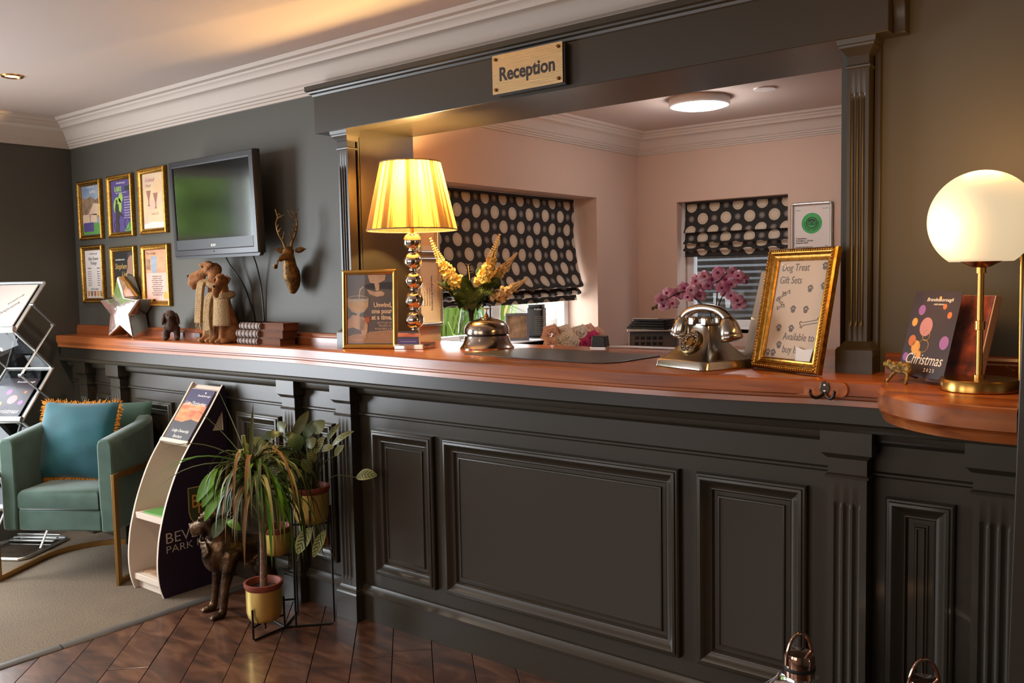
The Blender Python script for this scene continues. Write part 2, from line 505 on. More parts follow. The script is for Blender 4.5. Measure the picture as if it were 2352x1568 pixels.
# carpet: short brown pile
m, nt, b = nodes_mat('carpet', 1)
tc = nt.nodes.new('ShaderNodeTexCoord')
n1 = nt.nodes.new('ShaderNodeTexNoise'); n1.inputs['Scale'].default_value = 170; n1.inputs['Detail'].default_value = 3
n2 = nt.nodes.new('ShaderNodeTexNoise'); n2.inputs['Scale'].default_value = 3
nt.links.new(tc.outputs['Object'], n1.inputs[0]); nt.links.new(tc.outputs['Object'], n2.inputs[0])
f = mth(nt, 'ADD', mth(nt, 'MULTIPLY', n1.outputs[0], 1.3), mth(nt, 'MULTIPLY', n2.outputs[0], .35))
f = mth(nt, 'SUBTRACT', f, .35)
nt.links.new(mixc(nt, f, lin((62, 52, 42)), lin((136, 118, 96))), b.inputs['Base Color'])
bp = nt.nodes.new('ShaderNodeBump'); bp.inputs['Strength'].default_value = .7; bp.inputs['Distance'].default_value = .004
nt.links.new(n1.outputs[0], bp.inputs['Height']); nt.links.new(bp.outputs[0], b.inputs['Normal'])

# spotted blind cloth, uv in metres: staggered rows of big cream discs with small grey discs between them
m, nt, b = nodes_mat('blind_cloth', .85)
uv = nt.nodes.new('ShaderNodeUVMap'); uv.uv_map = 'uv'
sp = nt.nodes.new('ShaderNodeSeparateXYZ'); nt.links.new(uv.outputs[0], sp.inputs[0])
PX, PZ = .142, .071
row = mth(nt, 'DIVIDE', sp.outputs[1], PZ); ri = mth(nt, 'FLOOR', row); rf = mth(nt, 'SUBTRACT', mth(nt, 'FRACT', row), .5)
par = mth(nt, 'MULTIPLY', mth(nt, 'FLOORED_MODULO', ri, 2), .5)
u = mth(nt, 'ADD', mth(nt, 'DIVIDE', sp.outputs[0], PX), par)
def disc(du):
    fu = mth(nt, 'SUBTRACT', mth(nt, 'FRACT', mth(nt, 'ADD', u, du)), .5)
    a = mth(nt, 'MULTIPLY', fu, PX); c = mth(nt, 'MULTIPLY', rf, PZ)
    d = mth(nt, 'SQRT', mth(nt, 'ADD', mth(nt, 'MULTIPLY', a, a), mth(nt, 'MULTIPLY', c, c)))
    return d, mth(nt, 'ARCTAN2', c, a)
d1, an = disc(0); d2_, _ = disc(.5)
big = mth(nt, 'LESS_THAN', d1, .0325); sml = mth(nt, 'LESS_THAN', d2_, .019)
rays = mth(nt, 'MULTIPLY', mth(nt, 'LESS_THAN', mth(nt, 'SINE', mth(nt, 'MULTIPLY', an, 30)), -.45), mth(nt, 'GREATER_THAN', d1, .018))
cream = mixc(nt, rays, lin((206, 190, 168)), lin((160, 146, 126)))
g = mth(nt, 'SUBTRACT', 1, mth(nt, 'DIVIDE', d2_, .021))
grey = mixc(nt, g, lin((62, 58, 56)), lin((150, 142, 134)))
c = mixc(nt, sml, lin((40, 37, 35)), grey); c = mixc(nt, big, c, cream)
nt.links.new(c, b.inputs['Base Color'])

# pleated lampshade silk: light passes through, darker where the strings bunch together
m = bpy.data.materials.new('lampshade_silk'); m.use_nodes = True; MATS['lampshade_silk'] = m
nt = m.node_tree; nt.nodes.clear()
out = nt.nodes.new('ShaderNodeOutputMaterial'); mx = nt.nodes.new('ShaderNodeMixShader')
df = nt.nodes.new('ShaderNodeBsdfDiffuse'); tl = nt.nodes.new('ShaderNodeBsdfTranslucent')
tc = nt.nodes.new('ShaderNodeTexCoord'); sp = nt.nodes.new('ShaderNodeSeparateXYZ'); nt.links.new(tc.outputs['Object'], sp.inputs[0])
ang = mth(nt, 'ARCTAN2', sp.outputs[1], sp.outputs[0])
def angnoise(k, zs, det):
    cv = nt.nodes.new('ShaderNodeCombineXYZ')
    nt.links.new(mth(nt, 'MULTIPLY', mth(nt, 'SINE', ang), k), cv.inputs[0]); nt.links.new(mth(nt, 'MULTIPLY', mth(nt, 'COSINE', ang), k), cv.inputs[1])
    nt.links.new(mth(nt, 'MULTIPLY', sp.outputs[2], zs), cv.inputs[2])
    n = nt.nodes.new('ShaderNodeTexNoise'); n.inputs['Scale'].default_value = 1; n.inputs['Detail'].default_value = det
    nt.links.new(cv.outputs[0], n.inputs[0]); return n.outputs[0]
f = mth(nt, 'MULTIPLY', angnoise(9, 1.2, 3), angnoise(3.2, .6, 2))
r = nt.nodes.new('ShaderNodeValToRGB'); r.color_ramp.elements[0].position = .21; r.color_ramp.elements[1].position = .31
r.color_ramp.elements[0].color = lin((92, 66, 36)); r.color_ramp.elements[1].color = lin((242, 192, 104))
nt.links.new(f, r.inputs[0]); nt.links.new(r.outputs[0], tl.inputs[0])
df.inputs[0].default_value = lin((176, 140, 96))
mx.inputs[0].default_value = .5
nt.links.new(df.outputs[0], mx.inputs[1]); nt.links.new(tl.outputs[0], mx.inputs[2]); nt.links.new(mx.outputs[0], out.inputs[0])

# striped prayer-plant leaf: chevrons off the midrib, uv = (across, along)
m, nt, b = nodes_mat('leaf_striped', .45)
uv = nt.nodes.new('ShaderNodeUVMap'); uv.uv_map = 'uv'
sp = nt.nodes.new('ShaderNodeSeparateXYZ'); nt.links.new(uv.outputs[0], sp.inputs[0])
ax = mth(nt, 'ABSOLUTE', mth(nt, 'SUBTRACT', sp.outputs[0], .5))
w = mth(nt, 'SINE', mth(nt, 'MULTIPLY', mth(nt, 'SUBTRACT', sp.outputs[1], mth(nt, 'MULTIPLY', ax, .45)), 44))
st = mth(nt, 'MULTIPLY', mth(nt, 'GREATER_THAN', w, .1), mth(nt, 'LESS_THAN', ax, .36))
nt.links.new(mixc(nt, st, lin((150, 152, 92)), lin((62, 72, 32))), b.inputs['Base Color'])
# ------------------------------------------------------------------ the room
XL, YW, ZT, ZC = -5.1, 2.44, 1.1016, 2.288
# floor: a dark sub-floor carrying single planks laid on the diagonal
fl = struct(MB().box(XL, 2.4, -2.6, 2.75, -.06, -.009).build('floor', 'shade_dark'))
def clip(poly, nx, ny, c):
    out = []
    for i in range(len(poly)):
        a, b = poly[i], poly[(i+1) % len(poly)]
        da, db = nx*a[0]+ny*a[1]-c, nx*b[0]+ny*b[1]-c
        if da <= 0: out.append(a)
        if da*db < 0:
            t = da/(da-db); out.append((a[0]+(b[0]-a[0])*t, a[1]+(b[1]-a[1])*t))
    return out
PW = .1449; S2 = math.sqrt(.5)
for k in range(-18, 21):
    v0 = (-.342*S2)+k*PW                     # v = (x+y)/sqrt2 ; u = (x-y)/sqrt2 along the plank
    u = -4.6-RND.random()*1.2+(.0 if k % 2 else .5)
    while u < 2.2:
        L = 1.22
        g = .0014
        poly = [(u+g, v0+g), (u+L-g, v0+g), (u+L-g, v0+PW-g), (u+g, v0+PW-g)]
        xy = [((a+b)*S2, (b-a)*S2) for a, b in poly]
        for nx, ny, c in ((-1, 0, 3.383), (0, 1, 2.374), (1, 0, 1.2), (0, -1, 1.2)):
            xy = clip(xy, nx, ny, c)
            if len(xy) < 3: break
        if len(xy) >= 3:
            cx = sum(p[0] for p in xy)/len(xy); cy = sum(p[1] for p in xy)/len(xy)
            MB().prism([(p[0]-cx, p[1]-cy) for p in xy], -.009, RND.uniform(-.0006, .0004)).build('plank', 'plank_wood', fl, smooth=None, bevel=.0011, loc=(cx, cy, 0))
        u += L
cp = MB().box(XL, -3.425, -2.6, 2.37, -.009, .006).build('carpet', 'carpet', smooth=None)
tag(cp, 'short pile brown carpet under the armchair, left of the wooden floor', 'carpet')
st_ = thing('threshold_strip', 'grey metal threshold strip between the brown carpet and the wooden floor', 'floor strip', (-3.404, 0, 0))
def strip_prof(y0, y1): return MB().sweep([[(x, y0, z), (x, y1, z)] for x, z in ((-.02, -.008), (-.02, .006), (-.012, .0095), (.012, .0075), (.02, .001), (.02, -.008))])
strip_prof(1.493, 2.368).build('strip_length', 'strip_grey', st_)
strip_prof(.2, 1.487).build('strip_length', 'strip_grey', st_, loc=(-.003, 0, 0))

struct(MB().box(XL-.2, 2.4, -2.7, YW, ZC, ZC+.1).build('ceiling', 'ceiling_paint'))
# main wall with the reception opening
OX0, OX1, OZ = -2.705, -.795, 1.982
YB = 2.75
wb = MB()
wb.box(XL-.2, OX0, YW, YB, -.05, ZC+.1); wb.box(OX1, 2.4, YW, YB, -.05, ZC+.1)
wb.box(OX0, OX1, YW, YB, OZ, ZC+.1); wb.box(OX0, OX1, YW, YB, -.05, ZT-.065)
struct(wb.build('wall_back', 'wall_paint', smooth=None))
# left wall with the glazed opening that lights the lounge
wl = MB()
LY0, LY1, LZ0, LZ1 = 0.0, 1.99, .35, 2.06
wl.box(XL-.2, XL, LY1, YW, -.05, ZC); wl.box(XL-.2, XL, -2.7, LY0, -.05, ZC)
wl.box(XL-.2, XL, LY0, LY1, LZ1, ZC); wl.box(XL-.2, XL, LY0, LY1, -.05, LZ0)
struct(wl.build('wall_left', 'wall_paint', smooth=None))
w3 = MB()
for y0, y1, z0, z1 in ((LY0, LY0+.06, LZ0, LZ1), (LY1-.06, LY1, LZ0, LZ1), (LY0, LY1, LZ1-.06, LZ1), (LY0, LY1, LZ0, LZ0+.06), (LY0, LY1, 1.5, 1.62), (.97, 1.03, LZ0, LZ1)):
    w3.box(XL-.13, XL-.07, y0, y1, z0, z1)
w3 = struct(w3.build('window_3', 'white_upvc', bevel=.004))
MB().box(XL-.103, XL-.1, LY0, LY1, LZ0, LZ1).build('pane', 'glass_window', w3)
struct(MB().box(-5.3, 2.5, -2.7, -2.6, -.05, ZC).build('wall_front', 'office_paint'))
struct(MB().box(2.4, 2.5, -2.7, YB, -.05, ZC).build('wall_side', 'wall_paint'))
# pier at the right edge of the view
xl_ = lambda z: -.2915+(z-.565)*.0164
struct(MB().prism([(xl_(0), 0), (.25, 0), (.25, ZC), (xl_(ZC), ZC)], 1.885, YW, 'y').build('wall_right', 'panel_paint', bevel=.003))

CORN = [(0, 0), (.012, 0), (.014, .01), (.021, .012), (.023, .022), (.031, .024), (.033, .034), (.042, .04), (.05, .058), (.064, .08), (.082, .094), (.094, .097), (.096, .104), (.104, .113), (.116, .118), (.119, .126), (.136, .13), (.146, .143), (.146, .16), (0, .16)]
def cornice(name, pts, ztop, mat, sc=1.0):
    """pts(p): plan polyline for projection p"""
    ps = [[(x, y, ztop-.1435*sc+z*sc) for x, y in pts(p*sc)] for p, z in CORN]
    return struct(MB().sweep(ps).build(name, mat, smooth=28))
cornice('trim_1', lambda p: [(XL+p, -2.6), (XL+p, YW-p), (2.4, YW-p)], ZC, 'plaster_white')

# ------------------------------------------------------------------ back office
OXL, OYF, OZC = -2.705, 4.64, 2.193
W1Y0, W1Y1, W1Z0, W1Z1, RV = 2.90, 4.19, 1.045, 1.806, .25
wo = MB()
wo.box(OXL-RV-.03, OXL, YB, W1Y0, -.05, OZC); wo.box(OXL-RV-.03, OXL, W1Y1, OYF+.3, -.05, OZC)
wo.box(OXL-RV-.03, OXL, W1Y0, W1Y1, W1Z1, OZC); wo.box(OXL-RV-.03, OXL, W1Y0, W1Y1, -.05, W1Z0)
struct(wo.build('wall_office_left', 'office_paint', smooth=None))
W2X0, W2X1, W2Z0, W2Z1 = -2.447, -1.79, 1.06, 1.787
wf = MB()
wf.box(OXL, W2X0, OYF, OYF+.22, -.05, OZC); wf.box(W2X1, .5, OYF, OYF+.22, -.05, OZC)
wf.box(W2X0, W2X1, OYF, OYF+.22, W2Z1, OZC); wf.box(W2X0, W2X1, OYF, OYF+.22, -.05, W2Z0)
struct(wf.build('wall_office_back', 'office_paint', smooth=None))
struct(MB().box(.4, .5, YB, OYF, -.05, OZC).build('wall_office_right', 'office_paint'))
struct(MB().box(OXL-.3, .5, YB, OYF+.3, OZC, OZC+.1).build('ceiling_office', 'ceiling_paint'))
struct(MB().box(OXL-.3, .5, YB, OYF+.3, -.06, 0).build('floor_office', 'carpet'))
cornice('trim_2', lambda p: [(OXL+p, YB), (OXL+p, OYF-p), (.4, OYF-p)], OZC, 'plaster_white', .83)
bw = MB().box(OXL, .4, YB, YB+.004, OZ, OZC); bw.box(OX1, .4, YB, YB+.004, 0, OZ)
struct(bw.build('wall_office_front', 'office_paint'))

def window(name, box, axis, mull, depth=.05):
    a0, a1, z0, z1, d = box
    m = MB(); g = MB(); t = .045
    def add(mb, u0, u1, w0, w1, e0, e1):
        mb.box(e0, e1, u0, u1, w0, w1) if axis == 'y' else mb.box(u0, u1, e0, e1, w0, w1)
    add(m, a0, a0+t, z0, z1, d, d+depth); add(m, a1-t, a1, z0, z1, d, d+depth)
    add(m, a0, a1, z0, z0+t, d, d+depth); add(m, a0, a1, z1-t, z1, d, d+depth)
    o = struct(m.build(name, 'white_upvc', bevel=.004))
    for u0, u1 in mull:
        f = MB(); add(f, u0, u1, z0, z1, d-.006, d+depth); f.build('mullion', 'white_upvc', o, bevel=.004)
        gk = MB(); add(gk, u0-.012, u0, z0+t, z1-t, d+.006, d+depth-.006); gk.build('gasket', 'black_plastic', o)
    add(g, a0+t*.5, a1-t*.5, z0+t*.5, z1-t*.5, d+depth*.5-.002, d+depth*.5+.002)
    g.build('pane', 'glass_window', o)
    return o
window('window_1', (W1Y0, W1Y1, W1Z0, W1Z1, OXL-RV), 'y', [(3.50, 3.57)])
struct(MB().box(OXL-RV, OXL+.0, W1Y0, W1Y1, W1Z0-.02, W1Z0+.004).build('trim_3', 'white_upvc'))
w2 = window('window_2', (W2X0, W2X1, W2Z0, W2Z1, OYF+.12), 'x', [])
struct(MB().box(W2X0, W2X1, OYF, OYF+.12, W2Z0-.02, W2Z0+.004).build('trim_4', 'white_upvc'))

# outside the office window: lawn grass tufts, board fence, post
fn = thing('garden_fence', 'pale weathered board fence outside the office window with orange post', 'fence', (-4.4, 5.9, 0))
for i in range(12):
    MB().box(-.02, .02, -.5, 1.6, .275+i*.135, .275+i*.135+.129).build('board', 'fence_timber', fn, bevel=.004)
MB().box(.02, .06, -.52, -.45, 0, 1.95).build('post', 'orange_timber', fn, bevel=.004)
MB().box(.02, .06, .27, .34, 0, 1.95).build('post', 'bark', fn, bevel=.004)
gr = MB()
for i in range(900):
    x = RND.uniform(-4.15, -3.6); y = -x*RND.uniform(.93, 1.21); h = RND.uniform(.7, 1.55)
    dx, dy = RND.gauss(0, .11), RND.gauss(0, .14); w = RND.uniform(.006, .014)
    a = RND.random()*PI; wx, wy = w*cos(a), w*sin(a)
    p = [(x, y, 0), (x+dx*.35, y+dy*.35, h*.55), (x+dx, y+dy, h*.95), (x+dx*2, y+dy*2, h*RND.uniform(.75, 1))]
    vs = []
    for (px, py, pz), k in zip(p, (1, 1, .8, .1)): vs += [(px-wx*k, py-wy*k, pz), (px+wx*k, py+wy*k, pz)]
    gr._add(vs, [(0, 1, 3, 2), (2, 3, 5, 4), (4, 5, 7, 6)])
gr = stuff(gr.build('tall_grass', 'grass_green', smooth=60)); tag(gr, 'bright green tall grass growing outside the left office window', 'grass')
gd = struct(MB().box(-12, -2.99, -8, 9, -.12, -.062).build('ground', 'patio'))
# outside the lounge window: brick planter wall with a hedge above it
bwl = thing('garden_wall', 'low red brick wall in the garden outside the lounge window', 'wall', (-7.6, .8, 0))
MB().box(-.1, .1, -2.6, 2.6, -.06, 1.34).build('brickwork', 'brick_red', bwl)
MB().box(-.14, .14, -2.65, 2.65, 1.34, 1.4).build('coping', 'patio', bwl, bevel=.01)
hg = MB()
for i in range(160):
    c = (RND.uniform(-8.9, -8.2), RND.uniform(-2.4, 4), RND.uniform(.2, 4.0)); r = RND.uniform(.2, .42)
    hg.ell(c, (r, r, r*.8), 8, 6)
hg = stuff(hg.build('hedge', 'hedge_green')); tag(hg, 'tall green garden hedge behind the brick wall outside', 'hedge')
# ------------------------------------------------------------------ reception counter: panelled front
def curve(pts):
    def f(x):
        if x <= pts[0][0]: return pts[0][1]
        for (a, ya), (b, yb) in zip(pts, pts[1:]):
            if x <= b:
                t = (x-a)/(b-a); t = t*t*(3-2*t); return ya+(yb-ya)*t
        return pts[-1][1]
    return f
def cat(pts):                         # smooth curve through points (Catmull-Rom on y over x)
    P = spl([(x, y, 0) for x, y in pts], 8)
    def f(x):
        if x <= P[0].x: return P[0].y
        for a, b in zip(P, P[1:]):
            if x <= b.x: return a.y+(b.y-a.y)*(x-a.x)/max(1e-9, b.x-a.x)
        return P[-1].y
    return f
PY = 2.385
fasc = cat([(-5.1, 2.322), (-4, 2.322), (-3.05, 2.322), (-2.75, 2.317), (-2.4, 2.302), (-1.9, 2.29), (-1.4, 2.288), (-1.0, 2.298), (-.75, 2.31), (-.3, 2.31)])
topf = cat([(-5.1, 2.288), (-4, 2.288), (-3.05, 2.286), (-2.85, 2.272), (-2.6, 2.248), (-2.3, 2.212), (-2.0, 2.185), (-1.6, 2.16), (-1.2, 2.152), (-.95, 2.172), (-.75, 2.205), (-.5, 2.21), (-.28, 2.21)])
rc = thing('reception_counter', 'long dark green panelled counter front under the wooden counter top', 'counter', (-2.7, 2.4, 0))
ROFF = Vector((-2.7, 2.4, 0))
def rel(mb): return mb.tf(Matrix.Translation(-ROFF))
def hx(x0, x1, prof, fn, n=None):
    """horizontal moulding along x whose face follows fn(x); prof = [(out, z)]"""
    n = n or max(2, int((x1-x0)/.06))
    xs = [x0+(x1-x0)*i/n for i in range(n+1)]
    return MB().sweep([[(x, fn(x)-o, z) for x in xs] for o, z in prof])
CX1 = -.2835
flat = lambda x: PY
rel(MB().box(XL+.001, CX1, PY, YW-.001, .0, 1.03)).build('back_board', 'panel_paint', rc)
rel(hx(XL+.001, CX1, [(0, 0), (.022, 0), (.022, .105), (.03, .108), (.031, .118), (.024, .124), (.014, .132), (.008, .142), (0, .144)], flat, 2)).build('skirting', 'panel_paint', rc, smooth=25)
rel(hx(XL+.001, CX1, [(-.01, .955), (.0, .955), (.008, .958), (.012, .966), (.008, .974), (.0, .978), (.0, 1.04), (-.08, 1.04), (-.08, .955)], fasc)).build('fascia', 'panel_paint', rc, smooth=25)
rel(hx(XL+.001, CX1, [(-.001, .83), (.006, .832), (.012, .837), (.012, .843), (.004, .847), (.004, .915), (.014, .918), (.026, .928), (.03, .94), (.03, .96), (-.001, .96)], flat, 2)).build('rail', 'panel_paint', rc, smooth=25)
PM = [(0, 0), (0, .016), (.004, .02), (.009, .021), (.011, .026), (.018, .028), (.022, .025), (.028, .018), (.036, .011), (.044, .008), (.047, .009), (.05, .005), (.052, .0), (.056, -.0005)]
def panel(x0, x1, z0=.2, z1=.785, field='groove'):
    mb = MB(); mb.ring(x0, x1, z0, z1, PM, PY, fill=True)
    o = rel(mb).build('panel_moulding', 'panel_paint', rc, smooth=25)
    f = MB()
    i0 = .064
    if field == 'flute':
        f.box(x0+i0, x1-i0, PY-.006, PY, z0+i0, z1-i0)
        xm = (x0+x1)/2; w = (x1-x0-2*i0)/2-.004
        f.ring(xm-w, xm+w, z0+i0+.004, z1-i0-.004, [(0, .006), (.003, .011), (.007, .011), (.009, .006)], PY)
    else:
        f.ring(x0+i0, x1-i0, z0+i0, z1-i0, [(0, .0005), (.002, .006), (.006, .007), (.008, .0035), (.012, .003)], PY, fill=True)
    rel(f).build('panel_field', 'panel_paint', rc, smooth=25)
for x0, x1 in ((-4.40, -4.05), (-3.99, -3.565), (-3.505, -3.19), (-2.6, -2.27), (-2.218, -1.25), (-1.192, -.86)): panel(x0, x1)
for x0, x1 in ((-4.80, -4.64), (-2.975, -2.832), (-.652, -.488)): panel(x0, x1, field='flute')
def fluted(mb, x0, x1, y, z0, z1, yb, nf=3):
    """pilaster shaft with round-ended flutes cut into its face"""
    w = x1-x0; m = w*.14; fw = (w-2*m)/nf; d = .006
    xs = [x0, x0+.001]; prof = [(x0, yb), (x0, y)]
    def sect(depth):
        p = [(x0, yb), (x0, y), (x0+m, y)]
        for k in range(nf):
            a = x0+m+k*fw
            for t in range(7):
                u = t/6; p.append((a+fw*(.08+.84*u), y+depth*sin(PI*u)**.8))
            p.append((a+fw, y))
        p += [(x1, y), (x1, yb)]
        return p
    zs = [(z0, 0), (z0+.06, 0), (z0+.068, d*.6), (z0+.08, d), (z1-.08, d), (z1-.068, d*.6), (z1-.06, 0), (z1, 0)]
    if z1-z0 > .75: zs = [(z0, 0), (z0+.11, 0), (z0+.118, d*.6), (z0+.13, d), (z1-.13, d), (z1-.118, d*.6), (z1-.11, 0), (z1, 0)]
    secs = [[(a, b, z) for a, b in sect(dd)] for z, dd in zs]
    k = len(secs[0]); vs = [p for s_ in secs for p in s_]
    fs = [(j*k+i, j*k+i+1, (j+1)*k+i+1, (j+1)*k+i) for j in range(len(secs)-1) for i in range(k-1)]
    mb._add(vs, fs)
    return mb
def block(mb, x0, x1, y, yb, prof):
    """stacked rectangular mouldings: prof=[(out, z)]"""
    vs = []
    for o, z in prof: vs += [(x0-o, yb, z), (x0-o, y-o, z), (x1+o, y-o, z), (x1+o, yb, z)]
    fs = [(j*4+i, j*4+i+1, (j+1)*4+i+1, (j+1)*4+i) for j in range(len(prof)-1) for i in range(3)]
    n = len(prof); fs += [(0, 1, 2, 3), tuple((n-1)*4+i for i in (3, 2, 1, 0))]
    return mb._add(vs, fs)
for xc, w, yf in ((-4.88, .09, 2.335), (-4.53, .098, 2.335), (-3.075, .085, 2.335), (-2.725, .09, 2.335), (-.737, .1, 2.325), (-.392, .096, 2.325)):
    x0, x1 = xc-w/2, xc+w/2
    sh = rel(fluted(MB(), x0, x1, yf, .1, .8298, PY)).build('pilaster', 'panel_paint', rc, smooth=30)
    rel(block(MB(), x0, x1, yf, PY, [(.0006, .8299), (.0006, .8305), (.005, .832), (.006, .838), (0, .842), (0, .882), (.004, .884), (.012, .894), (.016, .897), (.016, .965)])).build('capital', 'panel_paint', sh, smooth=25)
    rel(block(MB(), x0, x1, yf, PY, [(.016, 0), (.016, .108), (.012, .114), (.012, .12), (.005, .126), (.003, .134), (.0006, .138)])).build('plinth', 'panel_paint', sh, smooth=25)

# ------------------------------------------------------------------ counter top
ct = thing('counter_top', 'long polished cherry wood counter top bowing outward through the opening', 'counter top', (-2.7, 2.35, ZT))
TOF = Vector((-2.7, 2.35, ZT))
xs = [XL+.03+(CX1-XL-.03)*i/90 for i in range(91)]
NOSE = [(-.012, -.066), (-.006, -.064), (.0-.008, -.05), (-.004, -.046), (-.004, -.04), (.0, -.037), (.0, -.006), (-.004, -.001), (-.008, 0)]
tb = MB()
ps = [[(x, topf(x)-o if x > -5.0 else topf(x)-o+(.03*(-5.0-x)/.07)**1, ZT+z) for x in xs] for o, z in NOSE]
backy = lambda x: 2.84 if OX0+.002 < x < OX1-.002 else YW-.001
xb = sorted(set(xs+[OX0+.0019, OX0+.003, OX1-.003, OX1-.0019]))
ps = [[(x, topf(x)-o, ZT+z) for x in xb] for o, z in NOSE]
ps += [[(x, backy(x), ZT) for x in xb], [(x, backy(x), ZT-.062) for x in xb]]
ps.append(ps[0])
tb.sweep(ps, caps=False)
tb._add([p[0] for p in ps[:-1]], [tuple(range(len(ps)-1))]); tb._add([p[-1] for p in ps[:-1]], [tuple(range(len(ps)-1))])
tb.tf(Matrix.Translation(-TOF)).build('worktop', 'cherry', ct, smooth=30)
# upstand against the wall, left and right of the opening
UP = [(0, 0), (.02, 0), (.02, .032), (.016, .036), (.017, .042), (.012, .049), (.006, .052), (0, .053)]
for x0, x1 in ((XL+.001, -2.80), (-.672, CX1)):
    hx(x0, x1, [(o, ZT+z) for o, z in UP], lambda x: YW-.0005, 2).tf(Matrix.Translation(-TOF)).build('upstand', 'cherry_dark', ct, smooth=25)
# rounded lamp shelf projecting at the right end
DC, DR = (-.312, 2.20), .302
def dsec(o):
    r = DR+o; pts = []
    for i in range(29):
        a = PI+.0+(PI*.5+.05)*i/28
        a = PI*.965+(PI*.56)*i/28
        x, y = DC[0]+r*cos(a), DC[1]+r*sin(a)*1.035
        pts.append((x, y))
    return [p for p in pts if p[0] <= CX1-.001]
ds = MB(); N2 = [(-.02, -.07), (-.012, -.068), (-.008, -.055), (-.004, -.05), (-.012, -.046), (.0, -.042), (.001, -.006), (-.003, .001), (-.008, .003)]
secs = [dsec(o) for o, z in N2]; k = min(len(s_) for s_ in secs)
secs = [[(x, y, ZT+z) for x, y in s_[:k]]+[(CX1-.001, s_[k-1][1]+.0, ZT+z)] for s_, (o, z) in zip(secs, N2)]
ds.sweep(secs, caps=False)
topc = [(DC[0]-.0, 2.33, ZT+.003), (-.55, 2.33, ZT+.003)]
top = secs[-1]+[(CX1-.001, 2.24, ZT+.003), (secs[-1][0][0]+.004, 2.24, ZT+.003)]
bot = [(p[0], p[1], ZT-.07) for p in secs[0]]+[(CX1-.001, 2.24, ZT-.07), (secs[0][0][0]+.004, 2.24, ZT-.07)]
ds._add(top, [tuple(range(len(top)))]); ds._add(bot, [tuple(range(len(bot)))])
ds.tf(Matrix.Translation(-TOF)).build('rounded_shelf', 'cherry', ct, smooth=30, label='half-round shelf end carrying the globe lamp')

# ------------------------------------------------------------------ surround of the opening
su = thing('opening_surround', 'dark green wooden surround of fluted pilasters and deep beam framing the reception opening', 'surround', (-1.75, 2.4, 1.1))
SOF = Vector((-1.75, 2.4, 1.1))
def srel(mb): return mb.tf(Matrix.Translation(-SOF))
BX0, BX1 = -2.868, -.655
srel(MB().box(BX0, BX1, 2.36, YW-.0005, 1.966, 2.118)).build('beam', 'panel_paint', su, bevel=.002)
srel(block(MB(), BX0, BX1, 2.36, YW-.0005, [(0, 2.108), (.004, 2.112), (.006, 2.12), (.016, 2.124), (.018, 2.13), (.026, 2.134), (.026, 2.152)])).build('beam_cornice', 'panel_paint', su, smooth=25)
for x0, x1, yf, pl in ((-2.766, -2.709, 2.388, 1), (-.764, -.709, 2.388, 1)):
    sh = srel(fluted(MB(), x0, x1, yf, ZT+.06, 1.892, YW-.0005)).build('pilaster', 'panel_paint', su, smooth=30)
    srel(block(MB(), x0, x1, yf, YW-.0005, [(.0006, 1.8915), (.0006, 1.892), (.003, 1.894), (.004, 1.899), (0, 1.902), (0, 1.925), (.003, 1.928), (.008, 1.936), (.016, 1.945), (.017, 1.951), (.02, 1.953), (.022, 1.966)])).build('capital', 'panel_paint', sh, smooth=25)
    srel(block(MB(), x0, x1, yf, YW-.0005, [(.02, ZT), (.02, ZT+.062), (.016, ZT+.068), (.012, ZT+.07), (.006, ZT+.078), (.003, ZT+.082), (.0006, ZT+.084)])).build('plinth', 'panel_paint', sh, smooth=25)
# linings of the reveal and the narrow architrave strips beside them
srel(MB().box(OX0-.03, OX0-.004, YW-.012, YW, ZT, 1.966)).build('architrave', 'panel_paint', su, bevel=.002)
srel(MB().box(-.707, -.69, YW-.014, YW, ZT, 1.966)).build('architrave', 'panel_paint', su, bevel=.002)
srel(MB().box(OX0, OX0+.004, YW+.006, YB, ZT, OZ)).build('jamb_lining', 'panel_paint', su)
srel(MB().box(OX0, OX1, YW+.006, YB, OZ-.004, OZ)).build('head_lining', 'panel_paint', su)
# scrolled end bracket of the beam on the right
br = MB().prism([(2.44, 1.966), (2.40, 1.966), (2.40, 2.0), (2.395, 2.03), (2.38, 2.06), (2.35, 2.1), (2.33, 2.152), (2.44, 2.152)], BX1, BX1+.03, 'x')
srel(br).build('end_bracket', 'panel_paint', su, bevel=.002)

# double coat hook on the counter edge, on its wooden pad
hk = thing('coat_hook', 'small dark nickel double coat hook screwed to the counter edge', 'hook', (-.752, topf(-.752)-.001, ZT-.024))
MB().prism(rrect(-.085, .055, -.018, .02, .018), -.006, .0, 'y').build('backing_pad', 'cherry', hk, bevel=.001)
MB().prism(circ(0, .004, .0125, .018), -.009, -.006, 'y').build('plate', 'hook_nickel', hk, bevel=.001)
for sx in (-1, 1):
    mb = MB().tube(spl([(0, -.008, -.006), (sx*.008, -.014, -.016), (sx*.018, -.02, -.02), (sx*.027, -.025, -.014), (sx*.03, -.027, -.004)]), [.0042]*13+[.0038]*12, 8)
    mb.ell((sx*.03, -.027, -.002), .0045, 8, 6)
    mb.build('hook_arm', 'hook_nickel', hk)
for z in (.011, -.004): MB().lathe([(.003, -.0095), (.003, -.0105), (0, -.011)], 10, (0, 0, z), axis='y').build('screw', 'nickel', hk)
